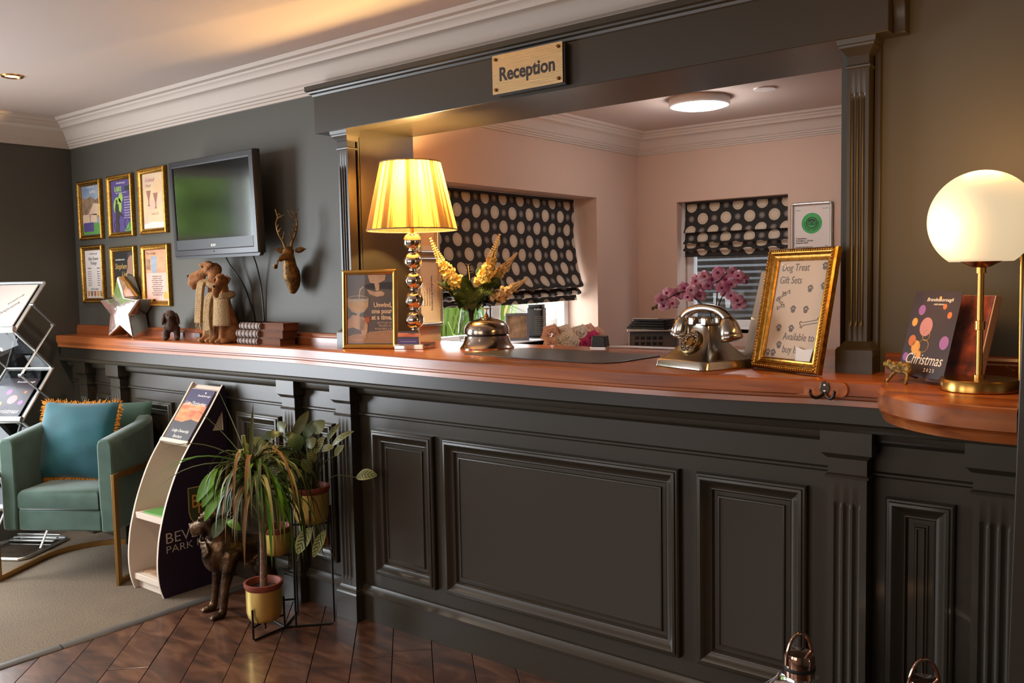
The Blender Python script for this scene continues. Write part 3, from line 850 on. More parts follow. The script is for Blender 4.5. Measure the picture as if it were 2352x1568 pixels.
# ------------------------------------------------------------------ framed notices on the lounge wall
FP = [(0, 0), (0, .014), (.003, .019), (.008, .021), (.011, .018), (.016, .016), (.021, .013), (.025, .0125), (.027, .01), (.028, .006)]
def frame(root, w, h, prof, mat='gold_leaf', rope=True, glass=True, pmat='paper', deep=.004, ropen=None, rr=.0026, rin=.0095):
    """picture frame standing on z=0, back on y=0, facing -y"""
    fo = MB().ring(-w/2, w/2, 0, h, [(prof[-1][0], 0)]+prof, 0).build('frame', mat, root, smooth=25)
    if rope:
        d = [p for p in prof if p[0] >= rin][0][1]+.0012
        mb = MB(); stp = .0085
        def run(a, b):
            n = int((Vector(b)-Vector(a)).length/stp)
            for i in range(n):
                p = Vector(a).lerp(Vector(b), (i+.5)/n); mb.ell(p, (rr*1.25, rr, rr*1.25), 6, 4)
        x0, x1, z0, z1 = -w/2+rin, w/2-rin, rin, h-rin
        run((x0, -d, z0), (x1, -d, z0)); run((x1, -d, z0), (x1, -d, z1)); run((x1, -d, z1), (x0, -d, z1)); run((x0, -d, z1), (x0, -d, z0))
        mb.build('rope_bead', mat, fo, smooth=80)
    i = prof[-1][0]-.002
    MB().box(-w/2+i, w/2-i, -deep, -.0005, i, h-i).build('print', pmat, root)
    if glass: MB().box(-w/2+i, w/2-i, -deep-.0032, -deep-.0022, i, h-i).build('glass', 'glass', root)
    return i
D0 = -.0042
frames = [(-4.887, 1.628, .257, .324, 'gold framed notice with lake view photographs, upper left of the six on the wall'),
          (-4.559, 1.628, .258, .327, 'gold framed purple poster for bike hire, upper middle of the six on the wall'),
          (-4.240, 1.631, .256, .333, 'gold framed pink poster with drinks glasses, upper right beside the television'),
          (-4.893, 1.277, .244, .320, 'gold framed white package notice, lower left of the six on the wall'),
          (-4.562, 1.270, .258, .308, 'gold framed dark poster with a portrait, behind the silver star'),
          (-4.242, 1.262, .262, .315, 'gold framed poster with brick photograph, lower right above the small brown dog')]
fr = []
for x, z, w, h, lab in frames:
    t = thing('picture_frame', lab, 'picture frame', (x, YW-.001, z), group='gold framed notices on the lounge wall'); fr.append(t)
t = fr[0]; frame(t, .257, .324, FP, pmat='blue_print')
shapes(t, 'photo', [[(-.098, .12), (.098, .12), (.098, .23), (.05, .215), (0, .24), (-.05, .225), (-.098, .235)]], D0, 'photo_warm')
shapes(t, 'photo', [[(-.03, .14), (.098, .13), (.098, .19), (.03, .2)], [(-.095, .085), (-.02, .085), (-.02, .14), (-.095, .14)], [(-.01, .095), (.06, .095), (.06, .14), (-.01, .14)]], D0-.0004, 'photo_pink')
shapes(t, 'panel', [[(-.1, .03), (.1, .03), (.1, .09), (-.1, .09)]], D0-.0002, 'green_print')
shapes(t, 'panel', [[(-.09, .045), (.02, .045), (.02, .095), (-.09, .095)]], D0-.0006, 'purple_print')
text(t, 'Brandesborough', 0, .285, D0-.0003, .013, 'white_print', .3)
text(t, 'Lakes', .02, .255, D0-.0003, .03, 'white_print', .35)
t = fr[1]; frame(t, .258, .327, FP, pmat='purple_print')
text(t, 'Brandesborough', 0, .282, D0, .013, 'white_print', .3)
text(t, 'E-BIKE', -.03, .243, D0, .034, 'lime_print', sx=.75, bold=.0012); text(t, 'HIRE', .062, .243, D0, .034, 'leaf_dark', sx=.75, bold=.0012)
text(t, 'Explore the park on two wheels', .0, .232, D0, .0085, 'white_print')
shapes(t, 'disc', [circ(-.04, .165, .042, .048, 28), circ(-.005, .208, .022, .026, 24)], D0, 'lime_print')
shapes(t, 'hill', [[(.02, .03), (.1, .03), (.1, .085), (.07, .075)]], D0, 'green_print')
shapes(t, 'cyclist', [circ(-.048, .19, .009, .011, 14), [(-.066, .03), (-.03, .03), (-.032, .09), (-.022, .11), (-.028, .12), (.012, .105), (.014, .112), (-.026, .14), (-.03, .175), (-.058, .182), (-.068, .15), (-.062, .1)]], D0-.0006, 'ink')
ringp = [(a*.028+.05, b*.034+.07) for a, b in circ(0, 0, 1, n=24)]
for cx, cz in ((.052, .068), (-.055, .06)):
    mb = MB().tube([(cx+.026*cos(2*PI*i/24), D0-.0008, cz+.03*sin(2*PI*i/24)) for i in range(24)], .0014, 4, True); mb.build('bike_wheel', 'ink', t)
for i in range(9): text(t, ('Half day from £15', 'Full day from £25', 'Helmets included', 'Ask at reception')[i % 4], .058, .205-i*.0135, D0, .0085, 'white_print')
t = fr[2]; frame(t, .256, .333, FP, pmat='photo_pink')
shapes(t, 'panel', [[(-.1, .03), (.1, .03), (.1, .055), (-.02, .062), (-.1, .05)]], D0, 'petal_blush')
for gx, gz in ((-.045, .15), (.02, .135)):
    shapes(t, 'cocktail_glass', [[(gx-.022, gz+.07), (gx+.022, gz+.07), (gx+.004, gz+.022), (gx+.004, gz), (gx+.014, gz-.008), (gx-.014, gz-.008), (gx-.004, gz), (gx-.004, gz+.022)]], D0-.0003, 'brick_red')
shapes(t, 'sun', [circ(.045, .24, .036, .036, 24)], D0, 'poster_cream')
text(t, 'Cocktail', -.03, .265, D0, .026, 'brick_red', .2); text(t, 'Hour', -.045, .238, D0, .024, 'brick_red', .2)
text(t, '2 for £15', .01, .095, D0, .018, 'brick_red')
t = fr[3]; frame(t, .244, .320, FP, pmat='paper')
text(t, 'Brandesborough', 0, .27, D0, .013, 'ink_grey', .3); text(t, 'Baby Shower', 0, .238, D0, .025, 'ink', .1, sx=.85); text(t, 'Package', 0, .214, D0, .025, 'ink', .1, sx=.85)
text(t, 'Monday', -.05, .19, D0, .012, 'ink'); text(t, 'Sunday', .05, .19, D0, .012, 'ink')
for i in range(7):
    text(t, 'cakes & tea', -.05, .172-i*.0125, D0, .009, 'ink_grey'); text(t, 'balloons', .05, .172-i*.0125, D0, .009, 'ink_grey')
text(t, 'Book at reception', 0, .075, D0, .011, 'ink')
for i, cx in enumerate((-.07, -.035, 0, .035, .07)): shapes(t, 'bear', [circ(cx, .05, .013, .015, 14), circ(cx-.009, .064, .005, n=8), circ(cx+.009, .064, .005, n=8)], D0, ('orange_timber', 'photo_warm', 'brick_red', 'bokeh_gold', 'photo_warm')[i])
t = fr[4]; frame(t, .258, .308, FP, pmat='shoji_black')
shapes(t, 'portrait', [[(.01, .12), (.1, .12), (.1, .24), (.09, .265), (.065, .275), (.045, .262), (.035, .235), (.036, .2), (.02, .17)]], D0, 'portrait_tone')
shapes(t, 'portrait_hair', [[(.036, .235), (.04, .268), (.065, .284), (.1, .276), (.1, .245), (.075, .262), (.05, .25)], [(.0, .1), (.1, .1), (.1, .15), (.07, .16), (.03, .165), (.012, .14)]], D0-.0004, 'ink')
text(t, 'AN EVENING WITH', -.04, .235, D0-.0006, .011, 'white_print'); text(t, 'Stephen', -.035, .19, D0-.0008, .042, 'gold_ink', .35, sx=.9)
text(t, 'Live', -.0, .15, D0-.0008, .038, 'gold_ink', .35, sx=.9)
for i in range(3): text(t, ('FRIDAY 24 MAY', 'DINNER & SHOW', 'TICKETS AT RECEPTION')[i], -.0, .115-i*.02, D0-.0006, .011, 'white_print')
t = fr[5]; frame(t, .262, .315, FP, pmat='paper_pink')
shapes(t, 'photo', [[(-.1, .17), (.1, .17), (.1, .285), (-.1, .285)]], D0, 'brick_print')
shapes(t, 'tall_glass', [[(-.045, .17), (.0, .17), (.005, .255), (-.05, .255)]], D0-.0003, 'blue_print')
shapes(t, 'photo', [[(-.1, .19), (-.055, .185), (-.06, .24), (-.1, .245)]], D0-.0002, 'photo_warm')
text(t, 'The Lounge', -.05, .265, D0-.0005, .02, 'ink', .3)
for i in range(10): text(t, ('Served daily from noon', 'Lounge bar & terrace', 'Ask our team for the menu')[i % 3], 0, .15-i*.0105, D0, .0095, 'ink')
shapes(t, 'seal', [circ(.075, .055, .02, n=16)], D0, 'bokeh_gold')

# ------------------------------------------------------------------ television
tv = thing('television', 'flat black television with grey bezel mounted high on the lounge wall', 'television', (-3.535, 2.32, 1.5), rx=-.0+.03)
w, h = .655, .44
MB().ring(-w/2, w/2, 0, h, [(0, -.03), (0, .0), (.004, .008), (.026, .011), (.03, .008), (.031, .003)], 0).build('bezel', 'tv_bezel', tv, smooth=30)
MB().box(-w/2+.03, w/2-.03, -.010, -.002, .03, .075).build('chin', 'tv_bezel', tv)
MB().prism([(-w/2, 0), (w/2, 0), (w/2, -.004), (w/2-.01, -.012), (-w/2+.01, -.012), (-w/2, -.004)], .0, .02, 'y').build('speaker_bar', 'tv_bezel', tv)
MB().box(-w/2+.029, w/2-.029, -.004, .0, .072, h-.029).build('screen', 'tv_screen', tv)
MB().box(-w/2+.012, w/2-.012, 0, .03, .01, h-.01).build('back_shell', 'black_plastic', tv, bevel=.006)
MB().box(-.1, .1, .03, .108, .12, .3).build('wall_bracket', 'black_metal', tv)
text(tv, 'BUSH', .0, .04, -.0105, .015, 'white_print', bold=.0004)
MB().lathe([(.004, 0), (.003, -.002), (0, -.002)], 10, (0, -.01, .018), axis='y').build('power_light', 'black_plastic', tv)
for i, pts in enumerate(([(-.02, .05, .02), (.0, .07, -.05), (.07, .095, -.16), (.11, .105, -.32), (.115, .105, -.385)], [(.19, .05, .02), (.185, .08, -.06), (.182, .1, -.18), (.178, .105, -.385)])):
    MB().tube(spl(pts, 6), .004, 6).build('cable', 'black_plastic', tv)

# ------------------------------------------------------------------ gilded stag head with a pipe
dh = thing('stag_head', 'gilded stag head with antlers smoking a pipe, hung on the lounge wall', 'wall ornament', (-3.085, YW-.045, 1.325), .72)
b = MB()
b.ell((0, .0, .06), (.03, .04, .06)); cap(b, (-.0, -.02, .015), (-.004, -.028, .07), .02, .032); cap(b, (-.004, -.028, .07), (-.008, -.045, .15), .034, .024)
b.ell((-.008, -.055, .155), (.024, .03, .028)); b.ell((-.006, -.058, .168), (.024, .026, .022))
cap(b, (-.012, -.068, .155), (-.034, -.088, .136), .019, .011)
b.tf(Matrix.Diagonal((1.02, 1, 1.04, 1)))
blob('head', b, 'deer_gold', dh, .0042, 4)
for sx, rz in ((1, -.1), (-1, .5)):
    e = MB().grid(lambda u, v: (sx*(.022+.046*v), -.052-.006*cos((u-.5)*3)*(1-v*.3), .178+.006*v+(u-.5)*.026*sin(PI*min(1, .14+v*.9))), 6, 8)
    e.build('ear', 'deer_gold', dh, solid=.003)
for sx in (1, -1):
    m = MB()
    x0 = -.006
    main = spl([(x0+sx*.012, -.055, .19), (x0+sx*.018, -.062, .215), (x0+sx*.035, -.07, .25), (x0+sx*.043, -.072, .29), (x0+sx*.038, -.066, .318), (x0+sx*.047, -.062, .352)], 6)
    m.tube(main, [.0072-.0055*i/(len(main)-1) for i in range(len(main))], 7)
    def tine(p0, p1, p2): m.tube(spl([p0, p1, p2], 4), [.0034-.0026*i/8 for i in range(9)], 6)
    tine((x0+sx*.022, -.064, .222), (x0+sx*.014, -.078, .238), (x0+sx*.011, -.084, .258))
    tine((x0+sx*.037, -.07, .254), (x0+sx*.028, -.082, .262), (x0+sx*.021, -.088, .272))
    tine((x0+sx*.042, -.072, .272), (x0+sx*.034, -.084, .28), (x0+sx*.03, -.086, .288))
    tine((x0+sx*.039, -.067, .312), (x0+sx*.022, -.076, .32), (x0+sx*.008, -.08, .345 if sx > 0 else .325))
    tine((x0+sx*.038, -.067, .318), (x0+sx*.03, -.07, .332), (x0+sx*.02, -.072, .35 if sx > 0 else .312))
    m.build('antler', 'deer_gold', dh, smooth=60)
p = MB().tube(spl([(-.03, -.092, .142), (-.04, -.1, .138), (-.044, -.102, .125), (-.047, -.104, .112)]), .0038, 7)
p.lathe([(.004, -.006), (.009, -.002), (.0095, .012), (.007, .012), (.006, .004), (0, .003)], 12, (-.052, -.106, .108))
p.build('pipe', 'deer_gold', dh, smooth=50)

# ------------------------------------------------------------------ brass reception plate
sg = thing('reception_sign', 'brushed brass plate reading Reception on the green beam', 'sign', (-1.77, 2.334, 1.982))
MB().prism(rrect(-.143, .143, 0, .127, .003, 2), 0, .003, 'y').build('plate', 'brass_plate' if 'brass_plate' in MATS else M('brass_plate', (208, 180, 134), .3, 1, bump=(60, .25, .002), scale3=(.15, 1, 6)), sg)
MB().box(-.128, .15, .004, .0245, -.006, .122).build('backing_block', 'shoji_black', sg)
text(sg, 'Reception', 0, .042, -.0002, .061, 'ink', bold=.0018, sx=.92)
for x in (-.128, .128):
    for z in (.014, .113): MB().lathe([(.0055, 0), (.0055, -.005), (.0045, -.0065), (0, -.0065)], 12, (x, 0, z), axis='y').build('stud', 'brass_dark', sg)

# ------------------------------------------------------------------ ceiling lamps
dl = thing('downlight', 'small round recessed ceiling lamp with brass rim, lit', 'ceiling light', (-4.118, 1.736, ZC))
MB().lathe([(.030, -.001), (.034, -.006), (.042, -.006), (.046, -.002), (.046, 0)], 28).build('rim', 'brass', dl)
MB().lathe([(.03, -.001), (.028, -.002), (0, -.002)], 24).build('bulb', 'downlight_glow', dl)
ol = thing('office_ceiling_light', 'round flush white ceiling lamp lit in the back office', 'ceiling light', (-1.92, 3.87, OZC))
MB().lathe([(.14, 0), (.142, -.03), (.136, -.036)], 36).build('housing', 'white_upvc', ol)
MB().lathe([(.136, -.034), (.11, -.042), (.05, -.046), (0, -.047)], 36).build('diffuser', 'office_lamp', ol)
MB().lathe([(.05, 0), (.048, -.006), (0, -.006)], 20, (.32, .0, 0)).build('ceiling_rose', 'white_upvc', ol)
point('office_lamp_light', (-1.92, 3.87, OZC-.12), 5.0, (1, .95, .93), .12)

# ------------------------------------------------------------------ snap-frame notices in the office
def snap(name, label, loc, rz, w, h):
    t = thing(name, label, 'notice', loc, rz)
    m = MB()
    for x in (-w/2, w/2): m.tube([(x, -.008, .008), (x, -.008, h-.008)], .0085, 8)
    for z in (0, h): m.tube([(-w/2+.008, -.008, z), (w/2-.008, -.008, z)], .0085, 8)
    for x in (-w/2, w/2):
        for z in (0, h): m.ell((x*.985, -.008, z+(.002 if z == 0 else -.002)), .0095, 8, 6)
    m.build('clip_frame', 'alu', t, smooth=60)
    MB().box(-w/2, w/2, -.004, -.0005, 0, h).build('print', 'paper', t)
    return t
t = snap('notice_frame', 'silver clip frame award certificate with green round emblem on the far office wall', (-1.66, OYF-.001, 1.43), 0, .205, .297)
shapes(t, 'emblem', [circ(.0, .195, .054, n=36)], -.0042, 'ta_green')
def loop(cx, cz, r, rr=.0016, n=24, a0=0, a1=2*PI, y=-.0052): return MB().tube([(cx+r*cos(a0+(a1-a0)*i/n), y, cz+r*sin(a0+(a1-a0)*i/n)) for i in range(n+1)], rr, 5)
for m in (loop(0, .197, .028, .002), loop(-.0115, .196, .0095, .0017), loop(.0115, .196, .0095, .0017)): m.build('owl_line', 'ink', t)
for sx in (-1, 1): MB().ell((sx*.0115, -.0052, .196), (.003, .001, .003), 8, 5).build('owl_eye', 'ink', t)
shapes(t, 'owl_line', [[(-.022, .212), (0, .218), (.022, .212), (.014, .206), (0, .209), (-.014, .206)], [(-.003, .188), (.003, .188), (0, .181)]], -.0046, 'ink')
lv = []
for sx in (-1, 1):
    for i in range(7):
        a = -PI*.42+i*.24; cx, cz = sx*.037*cos(a), .195+.037*sin(a); d = Vector((sx*cos(a+.9), sin(a+.9))); n = Vector((-d.y, d.x))*.0024; p = Vector((cx, cz))
        lv.append([tuple(p-d*.006), tuple(p+n), tuple(p+d*.006), tuple(p-n)])
shapes(t, 'laurel', lv, -.0046, 'ink')
for i, s_ in enumerate(('Tripadvisor', "Travellers' Choice", 'Awards 2025')): text(t, s_, -.085, .113-i*.0115, -.0042, .0125, 'ink', align='LEFT', bold=.0003)
text(t, '●●●●●' if 0 else 'ooooo', -.085, .262, -.0042, .009, 'ink', align='LEFT'); text(t, 'Winner 2025', .085, .268, -.0042, .006, 'ink', align='RIGHT')
text(t, 'Brandesborough Lakes Resort', -.085, .07, -.0042, .0075, 'ink', align='LEFT', bold=.0002); text(t, 'Top', .085, .073, -.0042, .0095, 'ink', align='RIGHT'); text(t, '10%', .085, .062, -.0042, .0095, 'ink', align='RIGHT')
for i in range(3): text(t, 'worldwide based on reviews by travellers', -.085, .052-i*.007, -.0042, .005, 'ink_grey', align='LEFT')
t = snap('notice_frame', 'silver clip frame with small warm notice behind the table lamp', (OXL+.001, 2.825, 1.49), PI/2, .12, .26)
MB().box(-.045, .045, -.0046, -.004, .03, .2).build('sheet', 'paper_warm', t)
for i in range(5): text(t, 'Fire exit meeting point', 0, .17-i*.016, -.0047, .008, 'ink')
t = snap('notice_frame', 'silver clip frame with white printed policy sheet, lower one behind the lamp stem', (OXL+.001, 2.825, 1.175), PI/2, .14, .285)
text(t, 'Brandesborough Package Policy', .02, .06, -.0043, .012, 'ink', rot=-PI/2, align='LEFT')
for i in range(4): text(t, ('Please note the times', 'Check in at reception', 'Breakfast 7 to 10', 'Dinner from six')[i], .005-i*.016, .08, -.0043, .009, 'ink_grey', rot=-PI/2, align='LEFT')
# ------------------------------------------------------------------ ornaments on the left shelf
# polished silver star
st = thing('star_ornament', 'polished silver five-point star standing on the shelf below the frames', 'ornament', (-4.425, 2.345, ZT+.003))
def starpts(r, k=.44, n=5):
    return [((r if i % 2 == 0 else r*k)*sin(PI*i/n), (r if i % 2 == 0 else r*k)*cos(PI*i/n)) for i in range(2*n)]
cz = .137; R0 = .178
P = [(x*1.02, z*.98+cz) for x, z in starpts(R0, .47)]
mz = min(z for x, z in P); P = [(x, z-mz) for x, z in P]; cz -= mz
m = MB(); n = 10
fr_ = [(x*.93, -.028, (z-cz)*.93+cz) for x, z in P]; f2 = [(x, -.022, z) for x, z in P]; b2 = [(x, .075, z) for x, z in P]
vs = fr_+f2+b2+[(0, -.036, cz), (0, .075, cz)]
fs = [(30, i, (i+1) % n) for i in range(n)]+[(i, n+i, n+(i+1) % n, (i+1) % n) for i in range(n)]+[(n+i, 2*n+i, 2*n+(i+1) % n, n+(i+1) % n) for i in range(n)]+[(31, 2*n+(i+1) % n, 2*n+i) for i in range(n)]
m._add(vs, fs); m.build('star_body', 'star_chrome' if 'star_chrome' in MATS else M('star_chrome', (232, 228, 222), .12, 1, bump=(12, .12, .02)), st, smooth=20, bevel=.003)
st.rotation_euler = (0, 0, .10)

# small brown curly puppy figurine
pp = thing('puppy_figurine', 'small dark brown curly puppy figurine standing beside the silver star', 'figurine', (-3.99, 2.352, ZT), .95)
b = MB()
for x in (-.026, .026): cap(b, (x, -.02, .012), (x*.9, -.012, .055), .0125, .014); b.ell((x, -.026, .008), (.014, .018, .009))
for x in (-.024, .024): cap(b, (x, .045, .012), (x*.9, .04, .055), .013, .017)
cap(b, (0, -.005, .07), (0, .04, .066), .033, .031); cap(b, (0, -.008, .07), (0, -.014, .1), .031, .024)
b.ell((0, -.02, .118), (.027, .028, .025)); b.ell((0, -.045, .11), (.015, .017, .013)); b.ell((0, -.022, .134), (.02, .02, .012))
blob('body', b, 'puppy_brown', pp, .0042, 3)
for sx in (-1, 1): MB().ell((sx*.031, -.02, .103), (.010, .014, .031), rot=Matrix.Rotation(-sx*.22, 3, 'Y')).build('ear', 'puppy_brown', pp, smooth=80)
for sx in (-1, 1): MB().ell((sx*.011, -.046, .122), .0032, 8, 6).build('eye', 'black_plastic', pp)
MB().ell((0, -.061, .114), (.005, .004, .004), 8, 6).build('nose', 'black_plastic', pp)

# pair of carved terriers leaning together under knitted scarves
tr = thing('terrier_figurine', 'tall pair of carved brown terriers sitting together in knitted scarves', 'figurine', (-3.57, 2.35, ZT))
def terrier(ox, oy, hgt, head_yaw, name):
    b = MB(); s = hgt/.36
    def p(x, y, z): return (ox+x*s, oy+y*s, z*s)
    cap(b, p(0, .03, .055), p(0, .0, .2), .055*s, .036*s); cap(b, p(0, .0, .2), p(0, -.004, .29), .036*s, .027*s)
    for x in (-.026, .026):
        cap(b, p(x, -.042, .015), p(x*.8, -.022, .16), .0165*s, .021*s); b.ell(p(x, -.058, .012), (.017*s, .026*s, .013*s))
    for x in (-.048, .048): b.ell(p(x, .02, .045), (.024*s, .045*s, .045*s)); b.ell(p(x, -.03, .012), (.018*s, .032*s, .013*s))
    c, si = cos(head_yaw), sin(head_yaw)
    def h(f, l, z): return p(f*si+l*c, -f*c+l*si-.004, z)      # f forward, l lateral
    cap(b, h(-.008, 0, .32), h(.026, 0, .324), .029*s, .0245*s)
    cap(b, h(.03, 0, .318), h(.104, 0, .288), .021*s, .0185*s); cap(b, h(.062, 0, .286), h(.108, 0, .262), .0205*s, .0185*s); b.ell(h(.1, 0, .25), (.016*s, .016*s, .018*s)); b.ell(h(.052, 0, .342), (.02*s, .02*s, .009*s))
    b.ell(h(.028, 0, .347), (.024*s, .022*s, .013*s))
    o = blob(name, b, 'terrier_brown', tr, .0058, 3)
    for l in (-1, 1):
        e = MB()
        q = [Vector(h(-.008, l*.02, .349)), Vector(h(.014, l*.022, .352)), Vector(h(.022, l*.044, .33)), Vector(h(-.008, l*.042, .332)), Vector(h(.026, l*.041, .306))]
        e._add(q, [(0, 1, 2, 3), (3, 2, 4)]); e.build('ear', 'terrier_brown', o, solid=.006*s)
        MB().ell(h(.048, l*.016, .333), .0036*s, 8, 6).build('eye', 'black_plastic', o)
    MB().ell(h(.124, 0, .294), (.007*s, .007*s, .006*s), 8, 6).build('nose', 'black_plastic', o)
    return o, h, p
t1, h1, p1 = terrier(-.045, .012, .375, -1.05, 'terrier')
t2, h2, p2 = terrier(.055, -.012, .315, .62, 'terrier')
def scarf(pts, w, name, par, mat='scarf_knit', tassel=True):
    P = spl(pts, 6); m = MB()
    m.tube(P, w, 10, flat=.42)
    # knitted ribs: rows of small stitches along the band
    L = len(P)
    for i in range(0, L):
        q = P[i]; d = (P[min(i+1, L-1)]-P[max(i-1, 0)]).normalized(); u = d.cross(Vector((0, -1, 0)))
        if u.length < .2: u = Vector((1, 0, 0))
        u.normalize()
        for k in range(-2, 3): m.ell(q+u*(w*.42*k)+Vector((0, -w*.36, .002*(k % 2))), w*.26, 6, 4)
    o = m.build(name, mat, par, smooth=80)
    if tassel:
        f = MB()
        for k in range(16):
            a = P[-1]+Vector((RND.uniform(-w, w)*.9, RND.uniform(-.3, .3)*w, .004)); f.tube([a, a+Vector((RND.uniform(-.004, .004), RND.uniform(-.003, .003), -.02)), a+Vector((RND.uniform(-.01, .01), RND.uniform(-.005, .003), -RND.uniform(.034, .046)))], [.002, .0016, .0008], 4)
        f.build('tassel', mat, o, smooth=60)
    return o
scarf([(-.07, -.01, .285), (-.072, -.036, .272), (-.072, -.046, .235), (-.07, -.054, .18), (-.07, -.06, .125), (-.07, -.062, .095)], .023, 'scarf', tr)
scarf([(.022, -.045, .225), (.022, -.064, .2), (.022, -.074, .15), (.024, -.078, .1), (.03, -.078, .062)], .022, 'scarf', tr)
m = MB()
m.tube([(-.045+.036*cos(a), .008+.034*sin(a), .268+.008*sin(a*2)) for a in [2*PI*i/18 for i in range(18)]], .014, 8, True); m.build('scarf_loop', 'scarf_knit', tr, smooth=80)
m = MB(); m.tube([(.055+.04*cos(a), -.014+.036*sin(a), .214+.007*sin(a)) for a in [2*PI*i/18 for i in range(18)]], .0165, 8, True); m.build('scarf_loop', 'scarf_knit', tr, smooth=80)
m = MB()
m.grid(lambda u, v: (.062+(.05+.012*(1-v))*sin((u-.35)*2.1), -.016-(.05+.012*(1-v))*cos((u-.35)*2.1), .08+.12*v), 10, 10); m.build('knitted_shawl', 'scarf_knit', tr, solid=.006, smooth=80)

# three old leather books
for i, (x, z, L, W_, H_, a, lab) in enumerate([(-3.245, 0, .31, .10, .030, -.03, 'old brown leather book, bottom of the stack of three on the shelf'), (-3.24, .0312, .315, .10, .033, .02, 'old brown leather book, middle of the stack of three on the shelf'), (-3.222, .0655, .32, .10, .0315, -.04, 'old brown leather book, top of the stack of three on the shelf')]):
    bk = thing('old_book', lab, 'book', (x, 2.362, ZT+z), a-.02, group='stack of old leather books')
    xs0 = -L/2; sp = xs0+L*.5
    # spine faces the room on the left half; the block of pages shows on the right
    m = MB(); t = .003
    m.box(xs0, -xs0, -W_/2+.012, W_/2, 0, t); m.box(xs0, -xs0, -W_/2+.012, W_/2, H_-t, H_)
    m.build('cover_board', 'leather_brown', bk, bevel=.0008)
    sp_ = MB(); prof = [(-W_/2+.012-.013*sin(PI*k/8), H_/2-(H_/2)*cos(PI*k/8)) for k in range(9)]
    sp_.sweep([[(xs0, y, zz), (sp, y, zz)] for y, zz in prof]+[[(xs0, W_/2-.02, H_), (sp, W_/2-.02, H_)], [(xs0, W_/2-.02, 0), (sp, W_/2-.02, 0)]])
    so = sp_.build('spine', 'leather_book', bk, smooth=40)
    for k in range(6):
        bx = xs0+.012+(sp-xs0-.024)*k/5
        MB().sweep([[(bx-.0028, y*1.0-.0014, zz), (bx+.0028, y-.0014, zz)] for y, zz in prof]+[[(bx-.0028, -W_/2+.02, H_*.9), (bx+.0028, -W_/2+.02, H_*.9)], [(bx-.0028, -W_/2+.02, H_*.1), (bx+.0028, -W_/2+.02, H_*.1)]]).build('raised_band', 'shade_dark', so, smooth=40)
    MB().box(sp-.001, -xs0-.006, -W_/2+.018, W_/2-.006, t, H_-t).build('pages', 'page_edge', bk)

# little white door stop box behind the puppy
wx = MB().prism(rrect(-.022, .022, 0, .02, .006), 0, .012, 'y').build('wall_clip', 'grey_plastic', loc=(-3.855, YW-.034, ZT+.012)); tag(wx, 'small grey plastic clip on the upstand right of the puppy figurine', 'clip')
# ------------------------------------------------------------------ on the counter: framed wine poster
AZ = math.atan2(.105, .23)
pf = thing('picture_frame', 'gold framed brown poster of sparkling wine being poured, left end of the counter', 'picture frame', (-2.612, 2.392, ZT), .36, -.05)
PROF2 = [(0, 0), (0, .012), (.003, .016), (.009, .018), (.014, .015), (.018, .011), (.019, .005)]
frame(pf, .238, .312, PROF2, 'gold_satin', False, True, 'poster_brown')
MB().box(-.03, .03, 0, .004, 0, .2).build('easel_strut', 'shoji_black', pf).rotation_euler = (-.32, 0, 0)
yy = D0
shapes(pf, 'glow', [[(-.098, .022), (.098, .022), (.098, .075), (.03, .07), (-.098, .05)]], yy+.0002, 'poster_glow')
shapes(pf, 'pouring_hand', [[(-.01, .292), (.07, .292), (.066, .27), (.03, .255), (.0, .262)], [(.02, .256), (.042, .256), (.04, .23), (.026, .228)], [(-.014, .235), (.02, .225), (.05, .228), (.065, .22), (.06, .21), (.03, .205), (0, .215)]], yy-.0004, 'skin_print')
shapes(pf, 'bottle', [[(-.005, .2565), (.07, .2615), (.098, .262), (.098, .232), (.06, .236), (0, .235), (-.03, .244), (-.03, .25)]], yy-.0002, 'ink')
shapes(pf, 'wine_stream', [[(-.03, .247), (-.045, .236), (-.05, .2), (-.046, .2), (-.04, .234), (-.028, .243)]], yy-.0004, 'wine_print')
gx, gz = -.052, .198
shapes(pf, 'coupe_glass', [[(gx-.046, gz), (gx+.046, gz), (gx+.045, gz-.03), (gx+.03, gz-.05), (gx+.008, gz-.058), (gx+.005, gz-.075), (gx-.005, gz-.075), (gx-.008, gz-.058), (gx-.03, gz-.05), (gx-.045, gz-.03)]], yy-.0004, 'glass_print')
shapes(pf, 'wine', [[(gx-.043, gz-.014), (gx+.043, gz-.014), (gx+.042, gz-.03), (gx+.028, gz-.047), (gx, gz-.053), (gx-.028, gz-.047), (gx-.042, gz-.03)]], yy-.0007, 'wine_print')
for rr_ in ((gx, gz, .046, .012), (gx, .045, .036, .012)):
    MB().tube([(rr_[0]+rr_[2]*cos(2*PI*i/28), yy-.0009, rr_[1]+rr_[3]*sin(2*PI*i/28)) for i in range(28)], .0009, 4, True).build('glass_rim', 'poster_cream', pf)
shapes(pf, 'holding_hand', [[(-.098, .115), (-.075, .135), (-.05, .13), (-.03, .12), (-.022, .1), (-.03, .07), (-.05, .075), (-.075, .085), (-.098, .08)], [(-.045, .128), (-.028, .124), (-.01, .1), (-.012, .07), (-.022, .045), (-.035, .055), (-.048, .09)]], yy-.0006, 'skin_print')
shapes(pf, 'flower', [[(-.012+(.02 if i % 2 == 0 else .008)*cos(PI*i/7), .115+(.02 if i % 2 == 0 else .008)*sin(PI*i/7)) for i in range(14)]], yy-.001, 'flower_red')
for i, s_ in enumerate(('Unwind,', 'one pour', 'at a time.')): text(pf, s_, .095, .165-i*.0245, yy-.0006, .0255, 'poster_cream', align='RIGHT', bold=.0009, sx=.92)
for i, s_ in enumerate(('BOTTLES OF', 'PROSECCO', 'AVAILABLE £19')): text(pf, s_, .094, .099-i*.0115, yy-.0006, .011, 'poster_cream', align='RIGHT')
